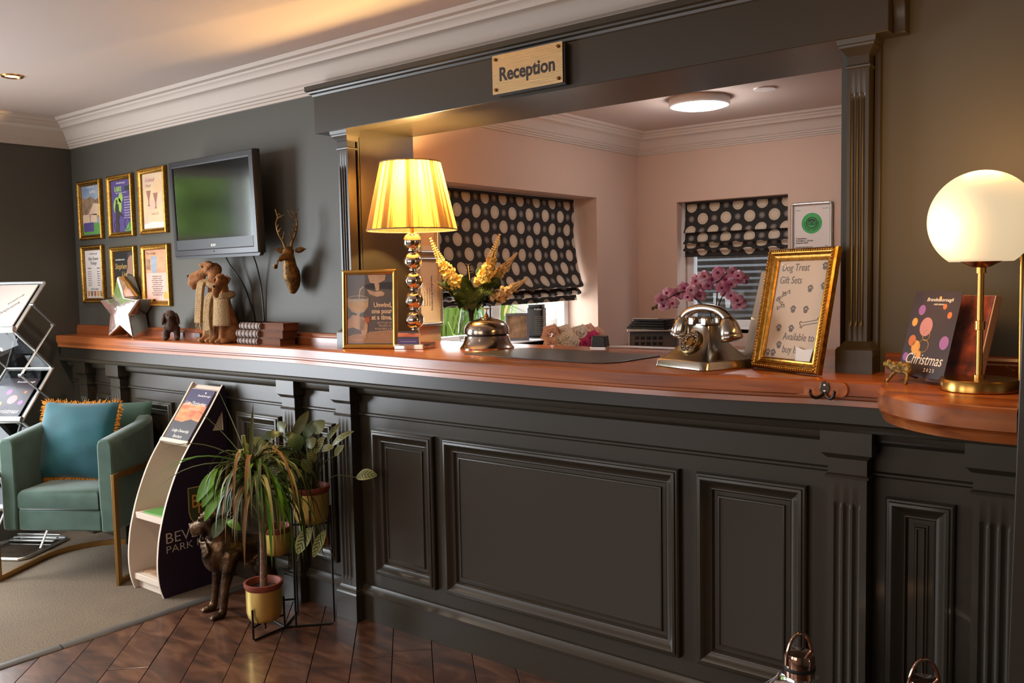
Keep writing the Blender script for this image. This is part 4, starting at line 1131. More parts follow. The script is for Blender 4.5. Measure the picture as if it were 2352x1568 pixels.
for i, s_ in enumerate(('AVAILABLE FROM 4PM TO 9PM', 'EVERY FRIDAY', 'FROM THE LOUNGE BAR &', 'BISTRO')): text(pf, s_, .094, .064-i*.009, yy-.0006, .0072, 'poster_cream', align='RIGHT')

# ------------------------------------------------------------------ table lamp with stacked mirror balls
LX, LY = -2.463, 2.49
tl_ = thing('table_lamp', 'table lamp with stacked mirrored balls and pleated gold string shade, lit', 'lamp', (LX, LY, ZT))
MB().prism(rrect(-.062, .062, -.062, .062, .004), 0, .02).build('base', 'mirror_ball', tl_, bevel=.002).rotation_euler = (0, 0, .35)
for k, z in enumerate((.110-.0, .1865, .263, .3395, .416)):
    MB().lathe([(.0005, -.0362)]+[(.0365*sin(PI*i/20), -.0365*cos(PI*i/20)) for i in range(1, 20)]+[(.0005, .0362)], 32, (0, 0, z+.002-.0)).build('ball', 'mirror_ball', tl_, smooth=80)
m = MB()
for z in (.020, .072, .1505, .227, .3035, .38): m.lathe([(.014, z-.0), (.019, z+.002), (.019, z+.005), (.014, z+.007)], 20)
m.build('collar', 'chrome', tl_)
MB().lathe([(.008, .45), (.008, .47), (.0105, .472), (.0105, .50), (.007, .502), (.007, .52)], 16).build('lamp_holder', 'brass', tl_)
SB, STP = .462, .722
m = MB(); NP = 150
def shade(u, v):
    a = 2*PI*u; r = .176+(.117-.176)*v; r += .0011*sin(a*NP)*(1-.3*v)
    return (r*cos(a), r*sin(a), SB+(STP-SB)*v)
m.grid(shade, 600, 1)
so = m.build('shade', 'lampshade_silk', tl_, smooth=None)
for r, z, nm in ((.1768, SB, 'hem'), (.1178, STP, 'hem')):
    MB().tube([(r*cos(2*PI*i/64), r*sin(2*PI*i/64), z) for i in range(64)], .0026, 6, True).build(nm, 'shade_trim', so)
m = MB()
for a in (0, PI/2): m.tube([(-.117*cos(a), -.117*sin(a), STP-.01), (.117*cos(a), .117*sin(a), STP-.01)], .0016, 5)
m.build('spider', 'brass', so)
MB().lathe([(.0, .622), (.010, .618), (.014, .608), (.015, .594), (.012, .575), (.011, .55), (.011, .518), (0, .518)], 20).build('bulb', M('bulb_glow', (255, 230, 170), .4, emit=((255, 206, 120), 6.0)), tl_, smooth=60)
point('table_lamp_light', (LX, LY, ZT+.66), 26, (1, .68, .28), .028)

# dark rental card standing behind the wine poster on the lamp base
cd = thing('promo_card', 'small dark sunset promotion card leaning on the lamp base', 'card', (-2.448, 2.437, ZT+.0205), .36, -.06)
MB().box(-.044, .044, -.0012, 0, 0, .05).build('card', 'sunset_dark', cd)
shapes(cd, 'sunset', [[(-.044, .028), (.044, .028), (.044, .042), (-.044, .044)]], -.0013, 'sunset_fire')
shapes(cd, 'band', [[(-.044, 0), (.044, 0), (.044, .02), (-.044, .02)]], -.0013, 'purple_print')
text(cd, 'Lodges', .012, .038, -.0018, .011, 'brick_red', .3); text(cd, 'TO BOOK ASK RECEPTION', -.0, .008, -.0018, .0055, 'white_print')

# ------------------------------------------------------------------ vase of yellow blossom
VX, VY = -2.35, 2.70
vs_ = thing('flower_vase', 'clear glass vase of artificial yellow blossom spikes and green foliage', 'vase', (VX, VY, ZT))
outer = [(.047, 0), (.05, .01), (.054, .045), (.052, .085), (.044, .12), (.041, .14), (.046, .158)]
MB().lathe([(0, .002), (.047, 0)]+outer[1:]+[(r-.003, z) for r, z in reversed(outer[2:])]+[(.044, .022), (0, .018)], 32, cap=False).build('glass_body', 'glass_vase', vs_, smooth=60)
ax = Vector((.74, .67, 0))            # image-right direction at the vase
ay = Vector((-.67, .74, 0))
def V(r, z, d=0): return ax*r+ay*d+Vector((0, 0, z-ZT))
m = MB()
for k in range(7):
    a = k*.9; m.tube([(.028*cos(a+2.4), .028*sin(a+2.4), .022), (.01*cos(a), .01*sin(a), .13), (.03*cos(a), .03*sin(a), .21)], .0033, 6)
m.build('stems', 'stem_dark', vs_)
def petal_cluster(p, r, mb, n=5):
    for k in range(n):
        d = Vector((RND.gauss(0, 1), RND.gauss(0, 1), RND.gauss(0, 1))).normalized()
        u = d.orthogonal().normalized(); w = d.cross(u); c = p+d*r*.35
        q = [c-u*r*.2, c+w*r*.5-u*.1*r+d*r*.3, c+w*r*.2+u*r*.5+d*r*.55, c-w*r*.25+u*r*.45+d*r*.5, c-w*r*.5+d*r*.25]
        mb._add(q, [(0, 1, 2), (0, 2, 3), (0, 3, 4)])
def spike(name, p0, p1, p2, w, mat):
    P = bez(p0, p0+(p1-p0)*.5, p1, p2, 34); m = MB(); L = len(P)
    m.tube(P, .0022, 5)
    for i, q in enumerate(P):
        t = i/(L-1)
        if t < .12: continue
        if t < .68:
            ww = w*(1-.5*max(0, t-.3)/.4)
            for k in range(5):
                d = Vector((RND.gauss(0, 1), RND.gauss(0, 1), RND.gauss(0, .7))).normalized()
                petal_cluster(q+d*ww*.62, .02*(1-.35*t), m, 4)
        else:
            ww = w*.42*(1-(t-.68)/.34)+.0025
            for k in range(7):
                a = 2*PI*k/7+i; u = (P[i]-P[i-1]).normalized(); o_ = u.orthogonal().normalized(); o2 = u.cross(o_)
                m.ell(q+(o_*cos(a)+o2*sin(a))*ww, .0042*(1.25-t*.6), 6, 4)
    return m.build(name, mat, vs_, smooth=None)
spike('blossom_spike', V(-.03, 1.33), V(-.11, 1.41), V(-.156, 1.535, .02), .034, 'flower_yellow')
spike('blossom_spike', V(.035, 1.33, -.02), V(.075, 1.42, -.02), V(.122, 1.545), .036, 'flower_yellow')
spike('blossom_spike', V(.07, 1.34, .03), V(.13, 1.40, .03), V(.192, 1.47, .03), .03, 'flower_pale')
spike('blossom_spike', V(.09, 1.285, -.03), V(.15, 1.32, -.04), V(.224, 1.365, -.05), .031, 'flower_pale')
def leaf_blade(mb, base, tip, w, up=Vector((0, 0, 1)), droop=0, n=6, uv=False, fold=.15):
    d = tip-base; L = d.length
    side = d.cross(up)
    if side.length < 1e-4: side = Vector((1, 0, 0))
    side.normalize(); nrm = side.cross(d).normalized()
    def fn(u, v):
        c = base+d*v+up*(-droop*L*(v**2))+nrm*(.12*L*sin(PI*v))
        ww = w*(sin(PI*min(1, v*.96+.02))**.75)
        return c+side*((u-.5)*2*ww)+nrm*(abs(u-.5)*2*ww*fold)
    mb.grid(fn, 4 if uv else 2, n, uvfn=(lambda u, v: (u, v)) if uv else None)
    return mb
for k in range(40):
    a = RND.uniform(-1, 1); m = MB()
    b0 = V(a*.05, 1.25+RND.uniform(-.01, .03), RND.uniform(-.04, .04)); tp = V(a*.155+RND.uniform(-.02, .02), 1.305+RND.uniform(-.055, .085)-abs(a)*.02, RND.uniform(-.08, .05))
    leaf_blade(m, b0, tp, RND.uniform(.017, .027)); m.build('leaf', ('leaf_olive', 'vase_leaf', 'leaf_dark', 'vase_leaf')[k % 4], vs_, smooth=60)
for k, (r, z, dd) in enumerate(((-.01, 1.35, -.09), (.03, 1.34, -.09), (.055, 1.33, -.075), (-.045, 1.33, -.08))):      # fern fronds
    m = MB(); b0 = V(.0, 1.25, -.03); tp = V(r, z, dd)
    P = bez(b0, b0+Vector((0, 0, .05)), tp, tp+ax*(r*.5)-Vector((0, 0, .02)), 16)
    m.tube(P, .0012, 4)
    for i in range(3, 17):
        dd_ = (P[i]-P[i-1]).normalized(); s_ = dd_.cross(ay).normalized(); l = .028*(1-.8*(i/17)**2)
        for sg_ in (-1, 1):
            q = P[i]; e = q+s_*sg_*l+dd_*l*.4; m._add([q-dd_*.003, q+dd_*.003, e], [(0, 1, 2)])
    m.build('fern_frond', 'vase_leaf', vs_, smooth=None)
for k, (r, z, col) in enumerate(((-.008, 1.425, 'flower_yellow'), (-.14, 1.35, 'flower_yellow'), (.115, 1.39, 'lime_print'))):
    m = MB(); b0 = V(r*.3, 1.28); tp = V(r, z)
    m.tube([b0, (b0+tp)/2+ax*.004, tp], .0012, 4)
    for i in range(4):
        for sg_ in (-1, 1):
            q = tp-Vector((0, 0, .012*i)); leaf_blade(m, q, q+ax*(sg_*(.012+.004*i))+Vector((0, 0, .006)), .005, n=3)
    m.build('sprig', col, vs_, smooth=60)
for r, z, s_ in ((.044, 1.395, .024), (.1, 1.352, .024), (-.1, 1.345, .018)):
    m = MB(); c = V(r, z, -.01); m.grid(lambda u, v: c+ax*(s_*(v**.5)*cos(2*PI*u))+Vector((0, 0, s_*(v**.5)*sin(2*PI*u)))+ay*(.006*v), 14, 3); m.build('leaf', 'leaf_dark', vs_, smooth=60)

# ------------------------------------------------------------------ large call bell
cb = thing('call_bell', 'oversized nickel call bell on the counter in front of the vase', 'bell', (-2.19, 2.605, ZT+.0))
MB().lathe([(.104, 0), (.105, .006), (.1, .012), (.094, .02), (.088, .034), (.085, .046), (.084, .05), (.078, .051), (.0, .051)], 40).build('base', 'nickel', cb)
MB().lathe([(.077, .05), (.077, .058), (.03, .058)], 32).build('gap', 'shade_dark', cb)
MB().lathe([(.082, .056), (.0865, .058), (.087, .064), (.085, .08), (.078, .094), (.066, .104), (.048, .111), (.028, .115), (.026, .119), (.012, .121), (0, .121)], 40).build('dome', 'nickel', cb)
MB().lathe([(.011, .12), (.0085, .126), (.006, .131), (.003, .136), (.003, .15)], 20).build('plunger', 'brass', cb)
MB().lathe([(.0, .149), (.011, .151), (.012, .153), (.009, .155), (0, .156)], 20).build('button', 'brass', cb)

# dark leather desk mat
mt = [(-2.10, 2.37), (-1.96, 2.335), (-1.75, 2.305), (-1.50, 2.282), (-1.46, 2.292), (-1.435, 2.34), (-1.425, 2.58), (-1.44, 2.60), (-1.9, 2.66), (-2.03, 2.66)]
dm = MB().prism(mt, 0, .003).build('desk_mat', 'mat_leather', loc=(0, 0, ZT+.0008), smooth=None, bevel=.001)
tag(dm, 'dark brown leather desk mat lying on the counter between bell and telephone', 'desk mat')

# black card reader and its lead at the back of the counter
crd = thing('card_reader', 'small black card reader box at the back edge of the counter', 'card reader', (-1.80, 2.80, ZT), .3)
MB().prism([(-.028, 0), (.03, 0), (.024, .046), (-.024, .046)], -.03, .03, 'y').build('body', 'black_plastic', crd, bevel=.003)
MB().box(-.03, .03, -.034, .034, 0, .006).build('foot', 'chrome', crd, bevel=.001)
ld = MB().tube(spl([(-1.76, 2.80, ZT+.006), (-1.70, 2.82, ZT+.007), (-1.62, 2.83, ZT+.006), (-1.5, 2.832, ZT+.006), (-1.38, 2.83, ZT+.005), (-1.22, 2.835, ZT+.005)], 6), .0042, 7).build('power_lead', 'white_upvc', smooth=60)
tag(ld, 'thin white lead running from the card reader along the counter back', 'cable')
# ------------------------------------------------------------------ retro telephone
ph = thing('telephone', 'polished pewter retro rotary telephone on the counter beside the leather mat', 'telephone', (-1.158, 2.362, ZT), -.378)
m = MB()
def loft(mb, secs, n=5, capb=True, mi=0):
    """secs: (z, x0, x1, y0, y1, r)"""
    R_ = [[(a, b, z) for a, b in rrect(x0, x1, y0, y1, r, n)] for z, x0, x1, y0, y1, r in secs]
    k = len(R_[0]); vs = [p for s_ in R_ for p in s_]
    fs = [(j*k+i, j*k+(i+1) % k, (j+1)*k+(i+1) % k, (j+1)*k+i) for j in range(len(R_)-1) for i in range(k)]
    fs += [tuple(reversed(range(k))), tuple((len(R_)-1)*k+i for i in range(k))]
    return mb._add(vs, fs, mi)
loft(m, [(0, -.107, .107, -.1, .1, .02), (.003, -.109, .109, -.102, .102, .02), (.022, -.105, .105, -.098, .098, .02), (.026, -.102, .102, -.095, .095, .02), (.027, -.099, .099, -.092, .092, .02)])
m.build('base', 'pewter', ph, smooth=40)
m = MB(); S_ = []
for i in range(13):
    t = i/12; k = (1-t)**1.75
    S_.append((.027+.098*t, -(.034+.062*k), .034+.062*k, -(.024+.064*k)+.0, .03+.058*k, .016))
loft(m, S_, 4); m.build('body', 'pewter', ph, smooth=45)
cm = MB()
for x in (-.026, .026):
    cm.box(x-.012, x+.012, -.03, -.008, .12, .145); cm.box(x-.012, x+.012, .018, .036, .12, .145)
    cm.box(x-.012, x+.012, -.03, .036, .12, .128)
cm.build('cradle', 'pewter', ph, bevel=.004)
hs = MB()
P = spl([(-.1, 0, .128), (-.082, 0, .15), (-.05, 0, .165), (0, 0, .171), (.05, 0, .165), (.082, 0, .15), (.1, 0, .128)], 6)
hs.tube([p+Vector((0, .003, 0)) for p in P], [.0165-.004*sin(PI*i/(len(P)-1)) for i in range(len(P))], 14)
o = hs.build('handset', 'pewter', ph, smooth=70)
for sx in (-1, 1):
    c = MB().lathe([(0, .058), (.012, .056), (.02, .048), (.026, .034), (.03, .016), (.0315, .004), (.0305, .002), (.0325, 0), (.032, -.009), (.028, -.012), (0, -.012)], 26)
    c.tf(Matrix.Translation((sx*.104, .003, .093)) @ Matrix.Rotation(-sx*.28, 4, 'Y'))
    c.build('earpiece', 'pewter', o, smooth=50)
# dial on the sloping front
dial = MB(); DM = Matrix.Translation((0, -.0515, .073)) @ Matrix.Rotation(-.6, 4, 'X')
dial.lathe([(.036, .004), (.0375, 0), (.037, -.005), (.033, -.007), (.03, -.004), (.02, -.004), (.0185, -.008), (.016, -.009), (.0145, -.006), (0, -.006)], 36, axis='y'); dial.tf(DM)
do = dial.build('dial', 'dial_patina', ph, smooth=35)
for k in range(10):
    a = PI*.25+k*PI*1.55/9-.35
    f = MB().tube([(.0255*cos(a)+.0046*cos(2*PI*i/12), -.006, .0255*sin(a)+.0046*sin(2*PI*i/12)) for i in range(12)], .0014, 5, True).tf(DM)
    f.build('finger_hole', 'chrome', do, smooth=70)

# ------------------------------------------------------------------ ornate gold frame: dog treats
gf = thing('picture_frame', 'large ornate gold frame advertising dog treat gift sets, right end of the counter', 'picture frame', (-.897, 2.325, ZT+.002), -.476, -.2)
FP2 = [(0, 0), (0, .014), (.003, .02), (.009, .023), (.014, .021), (.02, .014), (.025, .012), (.029, .013), (.032, .011), (.034, .006)]
frame(gf, .256, .336, FP2, 'gold_leaf', True, True, 'paper_warm', rr=.0032, rin=.008)
MB().box(-.03, .03, 0, .004, .0, .22).build('easel_strut', 'shoji_black', gf).rotation_euler = (-.1, 0, 0)
def handtext(t, s_, x, z, size, al='LEFT'): text(t, s_, x, z, D0, size, 'ink_grey', .08, al, sx=.86)
handtext(gf, 'Dog Treat', -.08, .275, .029); handtext(gf, 'Gift Sets', -.082, .24, .029)
handtext(gf, 'Available to', -.035, .085, .029); handtext(gf, 'buy here', -.03, .05, .029)
def paw(x, z, s_, r): 
    c, si = cos(r), sin(r)
    def T(pts): return [(x+s_*(a*c-b*si), z+s_*(a*si+b*c)) for a, b in pts]
    return [T(circ(0, -.2, .55, .42, 14))]+[T(circ(cx, cz, .2, .27, 10)) for cx, cz in ((-.55, .32), (-.2, .62), (.22, .62), (.56, .32))]
for x, z, r in ((.082, .285, -.1), (.04, .225, -.2), (.088, .232, .1), (-.012, .168, .1), (.036, .168, -.1), (-.056, .115, .1), (-.008, .115, -.1), (-.045, .068, .15), (-.085, .045, .2), (-.064, .02+.025, -.2)):
    shapes(gf, 'paw_print', paw(x, z, .0135, r), D0, 'ink_grey')
def bone(cx, cz, L, w, rot, rr_, nm='bone_outline'):
    pts = []
    for sx in (1, -1):
        for sg_ in ((-1, 1) if sx > 0 else (1, -1)):
            for i in range(9):
                a = (-PI*.75+1.5*PI*i/8) if sg_*sx < 0 and 0 else None
    pts = spl([(L*.36, w*.3, 0), (L*.42, w*.75, 0), (L*.52, w*.7, 0), (L*.5, w*.1, 0), (L*.55, -.4*w, 0), (L*.48, -w*.85, 0), (L*.38, -w*.45, 0), (-L*.36, -w*.3, 0), (-L*.42, -w*.75, 0), (-L*.52, -w*.7, 0), (-L*.5, -w*.1, 0), (-L*.55, .4*w, 0), (-L*.48, w*.85, 0), (-L*.38, w*.45, 0), (L*.36, w*.3, 0)], 4)
    c, si = cos(rot), sin(rot)
    MB().tube([(cx+p.x*c-p.y*si, D0-.0004, cz+p.x*si+p.y*c) for p in pts], rr_, 4).build(nm, 'ink_grey', gf)
bone(.06, .135, .07, .011, .2, .0009)
for i, (x, z, r) in enumerate(((-.062, .205, .5), (-.07, .19, -.5), (-.062, .175, .3), (-.048, .215, .2))): bone(x, z, .026, .006, r, .0007)
bx = thing('receipt_slip', 'crumpled white paper slip tucked at the lower corner of the dog treat frame', 'paper slip', (0, 0, 0))
q = MB().prism([(.035, .03), (.088, .032), (.094, .066), (.06, .062), (.03, .068)], D0-.006, D0-.0075, 'y'); q.tf(Matrix.Translation((-.897, 2.325, ZT+.002)) @ Matrix.Rotation(-.476, 4, 'Z') @ Matrix.Rotation(-.2, 4, 'X'))
bx.location = (-.87, 2.31, ZT+.03); q.tf(Matrix.Translation((.87, -2.31, -ZT-.03))).build('slip', 'white_print', bx)

# acrylic stand with a white printed sheet behind the gold frame
sh_ = thing('sign_holder', 'clear acrylic stand with white printed information sheet behind the gold frame', 'sign holder', (-1.015, 2.47, ZT), -.42, -.28)
MB().box(-.105, .105, -.0015, .0015, .0, .287).build('acrylic_front', 'acrylic', sh_)
MB().box(-.102, .102, -.001, .001, .003, .285).build('sheet', 'paper_warm', sh_)
MB().box(-.105, .105, 0, .075, 0, .003).build('foot', 'acrylic', sh_).rotation_euler = (.28, 0, 0)
for i in range(22):
    if i % 4 == 3: continue
    text(sh_, ('Welcome to our resort and restaurant', 'please ask at the desk for assistance with', 'luggage, breakfast times and local walks')[i % 3], 0, .25-i*.0105, -.0019, .0078, 'ink_grey')

# ------------------------------------------------------------------ globe lamp
GX, GY = -.398, 2.145
gl = thing('globe_lamp', 'brass table lamp with glowing white glass globe on the rounded shelf', 'lamp', (GX, GY, ZT+.003))
MB().lathe([(.077, 0), (.079, .002), (.079, .023), (.077, .026), (.012, .027), (.012, .034), (.0, .034)], 48).build('base', 'brass', gl)
MB().lathe([(.0068, .03), (.0068, .27)], 16).build('stem', 'brass', gl)
MB().lathe([(.0068, .132), (.0105, .133), (.0105, .152), (.0068, .153)], 18).build('joint', 'brass', gl)
MB().lathe([(.0105, .256), (.0105, .268), (.02, .27), (.044, .283), (.058, .297), (.056, .298), (.0, .28)], 36).build('cup', 'brass', gl)
gr_ = MB().tube([(.074*cos(2*PI*i/48), .074*sin(2*PI*i/48), .301) for i in range(48)], .0042, 8, True); gr_.build('ring', 'brass', gl)
ad = Vector((.93, .12, 0)).normalized()
A_ = [ad*.066+Vector((0, 0, .301)), ad*.073+Vector((0, 0, .299)), ad*.0765+Vector((0, 0, .29)), ad*.0775+Vector((0, 0, .15)), ad*.0785+Vector((0, 0, .035)), ad*.0785+Vector((0, 0, .022)), ad*.076+Vector((0, 0, .014)), ad*.066+Vector((0, 0, .013))]
MB().tube(spl(A_, 4), .0042, 10).build('arm', 'brass', gl, smooth=70)
RG = .108
gz_ = .301+.068
prof = [(RG*sin(t), -RG*cos(t)+gz_) for t in [.62+(PI-.62-.001)*i/28 for i in range(29)]]
g_ = MB().lathe([(.05, .285)]+prof, 48).build('globe', 'globe_glass' if 0 else 'lamp_white', gl, smooth=80)
point('globe_lamp_light', (GX, GY-.0, ZT+.003+gz_+.16), 3.2, (1, .50, .15), .08)
point('globe_lamp_light_low', (GX-.12, GY-.14, ZT+gz_-.03), 3.0, (1, .52, .16), .06)
c_ = MB().tube(spl([(-.34, 2.33, ZT+.03), (-.36, 2.31, ZT+.034), (-.385, 2.335, ZT+.045)], 5), .0011, 5).build('gold_twine', 'gold_satin', smooth=60); tag(c_, 'thin gold twine end lying against the upstand behind the globe lamp', 'twine')

# ------------------------------------------------------------------ Christmas brochures on a little cast easel
ex = thing('cast_easel', 'small ornate cast metal easel foot holding up the christmas brochure', 'easel', (-.575, 2.205, ZT+.0), -.5)
b = MB()
cap(b, (-.03, -.012, .006), (-.014, -.004, .03), .0045, .005); cap(b, (.032, -.02, .004), (.022, -.004, .028), .0045, .005)
cap(b, (-.014, -.004, .03), (.022, -.004, .03), .006, .006); cap(b, (-.04, -.006, .045), (.03, -.006, .036), .008, .007)
for i in range(26): b.ell((RND.uniform(-.045, .03), RND.uniform(-.014, .002), RND.uniform(.032, .052)), RND.uniform(.003, .0065), 6, 5)
cap(b, (.0, .0, .03), (.0, .05, .012), .005, .004)
blob('easel_casting', b, 'rust_gold', ex, .0028, 2)
xb_ = thing('brochure', 'dark christmas brochure with purple bokeh cover leaning on the cast easel', 'brochure', (-.535, 2.208, ZT+.018), -.62, -.26)
MB().box(-.074, .074, -.0008, .0, 0, .206).build('cover', 'xmas_dark', xb_)
for x, z, r, mt_ in ((-.04, .16, .011, 'bokeh_purple'), (-.055, .13, .009, 'bokeh_gold'), (-.05, .085, .012, 'bokeh_orange'), (-.034, .07, .014, 'bokeh_gold'), (-.015, .12, .02, 'bokeh_rose'), (.052, .085, .014, 'bokeh_purple'), (.05, .15, .007, 'bokeh_orange'), (-.06, .045, .009, 'bokeh_purple'), (.03, .17, .006, 'bokeh_orange'), (.01, .19, .004, 'bokeh_gold'), (-.02, .052, .008, 'bokeh_gold')):
    shapes(xb_, 'bokeh', [circ(x, z, r, r*1.15, 18)], -.0009, mt_)
text(xb_, 'Brandesborough', .01, .182, -.0014, .0125, 'white_print', .3); text(xb_, 'LAKES RESORT', .01, .173, -.0014, .005, 'white_print')
text(xb_, 'Christmas', .0, .03, -.0014, .037, 'white_print', .3, sx=.78); text(xb_, '2 0 2 5', .025, .014, -.0014, .012, 'white_print')
MB().tube([(-.008+.011*cos(2*PI*i/20), -.0014, .1+.013*sin(2*PI*i/20)) for i in range(20)], .0008, 4, True).build('bauble_outline', 'gold_ink', xb_)
MB().tube([(-.01+.016*cos(2*PI*i/20), -.0014, .074+.015*sin(2*PI*i/20)) for i in range(20)], .0008, 4, True).build('bauble_outline', 'gold_ink', xb_)
x2 = thing('brochure', 'thick red photo brochure standing open behind the dark christmas brochure', 'brochure', (-.478, 2.222, ZT+.004), -.62, -.26)
MB().box(-.074, .078, .004, .02, .0, .212).build('pages', 'page_stack', x2)
MB().box(-.074, .074, .0025, .0038, .001, .211).build('cover', 'xmas_photo', x2)
MB().box(-.074, .078, .0202, .021, 0, .212).build('back_cover', 'brick_red', x2)

# ------------------------------------------------------------------ desk, phone, orchid, flowers and fan in the office
dk = thing('office_desk', 'brown desk below the office windows, its top just under the counter level', 'desk', (-2.0, 3.75, 0))
MB().box(-.7, 1.9, -.5, .85, .94, .97).build('desk_top', 'cherry_dark', dk, bevel=.002)
for x in (-.66, 1.85):
    for y in (-.45, .8): MB().box(x-.03, x+.03, y-.03, y+.03, 0, .94).build('leg', 'cherry_dark', dk)
DZ = .97
dp = thing('desk_phone', 'dark grey office desk phone with keypad, seen behind the retro telephone', 'telephone', (-1.965, 3.50, DZ), .42)
b_ = MB().prism([(.09, 0), (-.09, 0), (-.09, .02), (-.035, .15), (.09, .15)], -.105, .105, 'x')
b_.build('body', 'grey_plastic', dp, bevel=.004)
ky = Matrix.Translation((0, -.012, .094)) @ Matrix.Rotation(math.atan2(.12, -.15)+PI/2+.0, 4, 'X')
slope = Vector((0, -.15, .12)).normalized()
def pc(u, v, h): return Vector((u, .09-.15*v, .03+.12*v)) + Vector((0, .625, .78))*h
def on_slope(u, v): return Vector((u, -(.09-.15*(1-v)), .03+.12*v))
km = MB()
for r in range(4):
    for c in range(5):
        zz = .05+.024*r; yy2 = -.09+.055*(zz-.02)/.13
        km.box(-.07+c*.026-.008, -.07+c*.026+.008, yy2-.003, yy2+.01, zz-.007, zz+.007)
km.build('keypad', 'black_plastic', dp)
MB().box(-.112, .112, -.06, .1, .15, .162).build('shelf_lip', 'alu', dp, bevel=.003)
b2_ = MB(); 
for i in range(4): b2_.prism(rrect(-.1+.008*i, .1-.004*i, -.06+.006*i, .06, .01), .162+.011*i, .171+.011*i)
wl_ = thing('wallet_stack', 'pile of black folders and wallets lying on top of the desk phone', 'folders', (-1.975, 3.5, DZ))
b2_.build('folders', 'shoji_black', wl_, bevel=.002)
MB().box(-.06, .07, -.064, -.05, .206, .211).build('pen', 'alu', wl_, bevel=.002)
orc = thing('orchid', 'artificial pink orchid sprays behind the retro telephone in the office', 'plant', (-1.72, 3.62, DZ))
OAX = Vector((.902, .431, 0)); OAY = Vector((-.431, .902, 0))
OP = Vector((-1.75, 3.6, 0))
def OV(r, z, d=0): return OP+OAX*r+OAY*d+Vector((0, 0, z))-Vector((-1.72, 3.62, DZ))
MB().lathe([(.04, 0), (.055, .08), (.058, .11), (.054, .112), (.05, .1), (0, .1)], 24).build('pot', 'white_upvc', orc)
for pts in ([OV(.03, 1.06), OV(.035, 1.2), OV(.04, 1.33), OV(.0, 1.375), OV(-.05, 1.36)], [OV(.03, 1.06), OV(.01, 1.2), OV(-.04, 1.25), OV(-.1, 1.295), OV(-.2, 1.25), OV(-.235, 1.225)], [OV(.03, 1.06), OV(.05, 1.24), OV(.09, 1.29), OV(.13, 1.25), OV(.14, 1.22)], [OV(.04, 1.33), OV(.1, 1.38), OV(.16, 1.35)]):
    MB().tube(spl(pts, 5), .0026, 5).build('stem', 'stem_dark', orc)
def orchid_flower(p, r, k):
    f = Vector((.35, -.9, RND.uniform(-.3, .3))); f.x += RND.uniform(-.5, .5); f.normalize()
    u = f.cross(Vector((0, 0, 1))).normalized(); w = u.cross(f)
    m = MB(); a0 = RND.uniform(-.4, .4)
    for i, (a, l, wd) in enumerate(((PI/2, 1, .42), (PI/2+2.2, .95, .4), (PI/2-2.2, .95, .4), (0.25, 1.0, .62), (PI-.25, 1.0, .62))):
        a += a0; d = u*cos(a)+w*sin(a); s_ = f.cross(d)
        m.grid(lambda U, V_: p+d*(r*l*V_)+s_*((U-.5)*2*wd*r*(sin(PI*min(1, V_*.9+.06))**.6))+f*(r*.22*sin(PI*V_)-r*.25*V_*V_+.12*r*abs(U-.5)), 4, 5)
    o = m.build('flower', 'orchid_pink', orc, smooth=80)
    MB().ell(p+f*r*.18, (r*.24, r*.24, r*.22), 8, 6).build('flower_lip', 'orchid_deep', o)
k = 0
for r, z in ((-.20, 1.262), (-.175, 1.29), (-.15, 1.245), (-.13, 1.285), (-.105, 1.31), (-.085, 1.27), (-.07, 1.3), (-.035, 1.275), (-.19, 1.235), (-.05, 1.34), (-.015, 1.36), (.02, 1.345), (.045, 1.375), (.0, 1.32), (.075, 1.345), (.06, 1.31), (.1, 1.325), (.13, 1.36), (.105, 1.375), (.145, 1.345), (-.03, 1.32), (.1, 1.275), (.125, 1.255), (.08, 1.285), (.135, 1.235)):
    orchid_flower(OV(r, z, RND.uniform(-.035, .03)), RND.uniform(.028, .034), k); k += 1
for r, z in ((-.225, 1.228), (-.24, 1.222), (.15, 1.225), (.165, 1.335)): MB().ell(OV(r, z), (.007, .007, .009), 8, 6).build('bud', 'stem_green', orc)

bq = thing('flower_bouquet', 'white, blush and magenta artificial flower bouquet on the office window sill', 'flowers', (-2.45, 3.42, DZ))
BAX = Vector((.82, .57, 0)); BAY = Vector((-.57, .82, 0)); BP = Vector((-2.2, 3.2, 0))
def BV(r, z, d=0): return BP+BAX*r+BAY*d+Vector((0, 0, z))-Vector((-2.45, 3.42, DZ))
def rose(p, r, mat, par):
    m = MB(); f = Vector((.5, -.8, .35)).normalized(); u = f.orthogonal().normalized(); w = f.cross(u)
    for ring_, (n, rad, hgt) in enumerate(((4, .3, .5), (5, .62, .32), (6, .95, .05))):
        for i in range(n):
            a = 2*PI*i/n+ring_*.6; d = u*cos(a)+w*sin(a); s_ = f.cross(d)
            m.grid(lambda U, V_: p+d*(r*rad*(.35+.65*V_))+s_*((U-.5)*1.5*r*rad*(.5+.5*V_))+f*(r*(hgt+.4*sin(PI*V_*.7)-.25*abs(U-.5)))-f*r*.4, 3, 3)
    return m.build('flower', mat, par, smooth=80)
for r, z, d, s_, mt_ in ((-.09, 1.12, 0, .046, 'petal_blush'), (-.06, 1.09, -.02, .036, 'petal_white'), (-.035, 1.125, .02, .038, 'petal_white'), (-.015, 1.1, -.03, .038, 'petal_white'), (.0, 1.085, -.04, .03, 'petal_white'), (.035, 1.12, .0, .042, 'petal_white'), (.07, 1.125, .02, .04, 'petal_blush'), (.085, 1.095, -.02, .042, 'petal_magenta'), (.105, 1.12, .03, .03, 'petal_blush'), (-.095, 1.08, -.03, .034, 'petal_blush'), (.055, 1.08, -.04, .03, 'petal_magenta'), (-.04, 1.06, -.03, .03, 'petal_blush')):
    rose(BV(r, z, d), s_, mt_, bq)
m = MB()
for i in range(14):
    r = RND.uniform(-.08, .08); leaf_blade(m, BV(r, 1.05), BV(r*1.2, RND.uniform(1.09, 1.16)), .012)
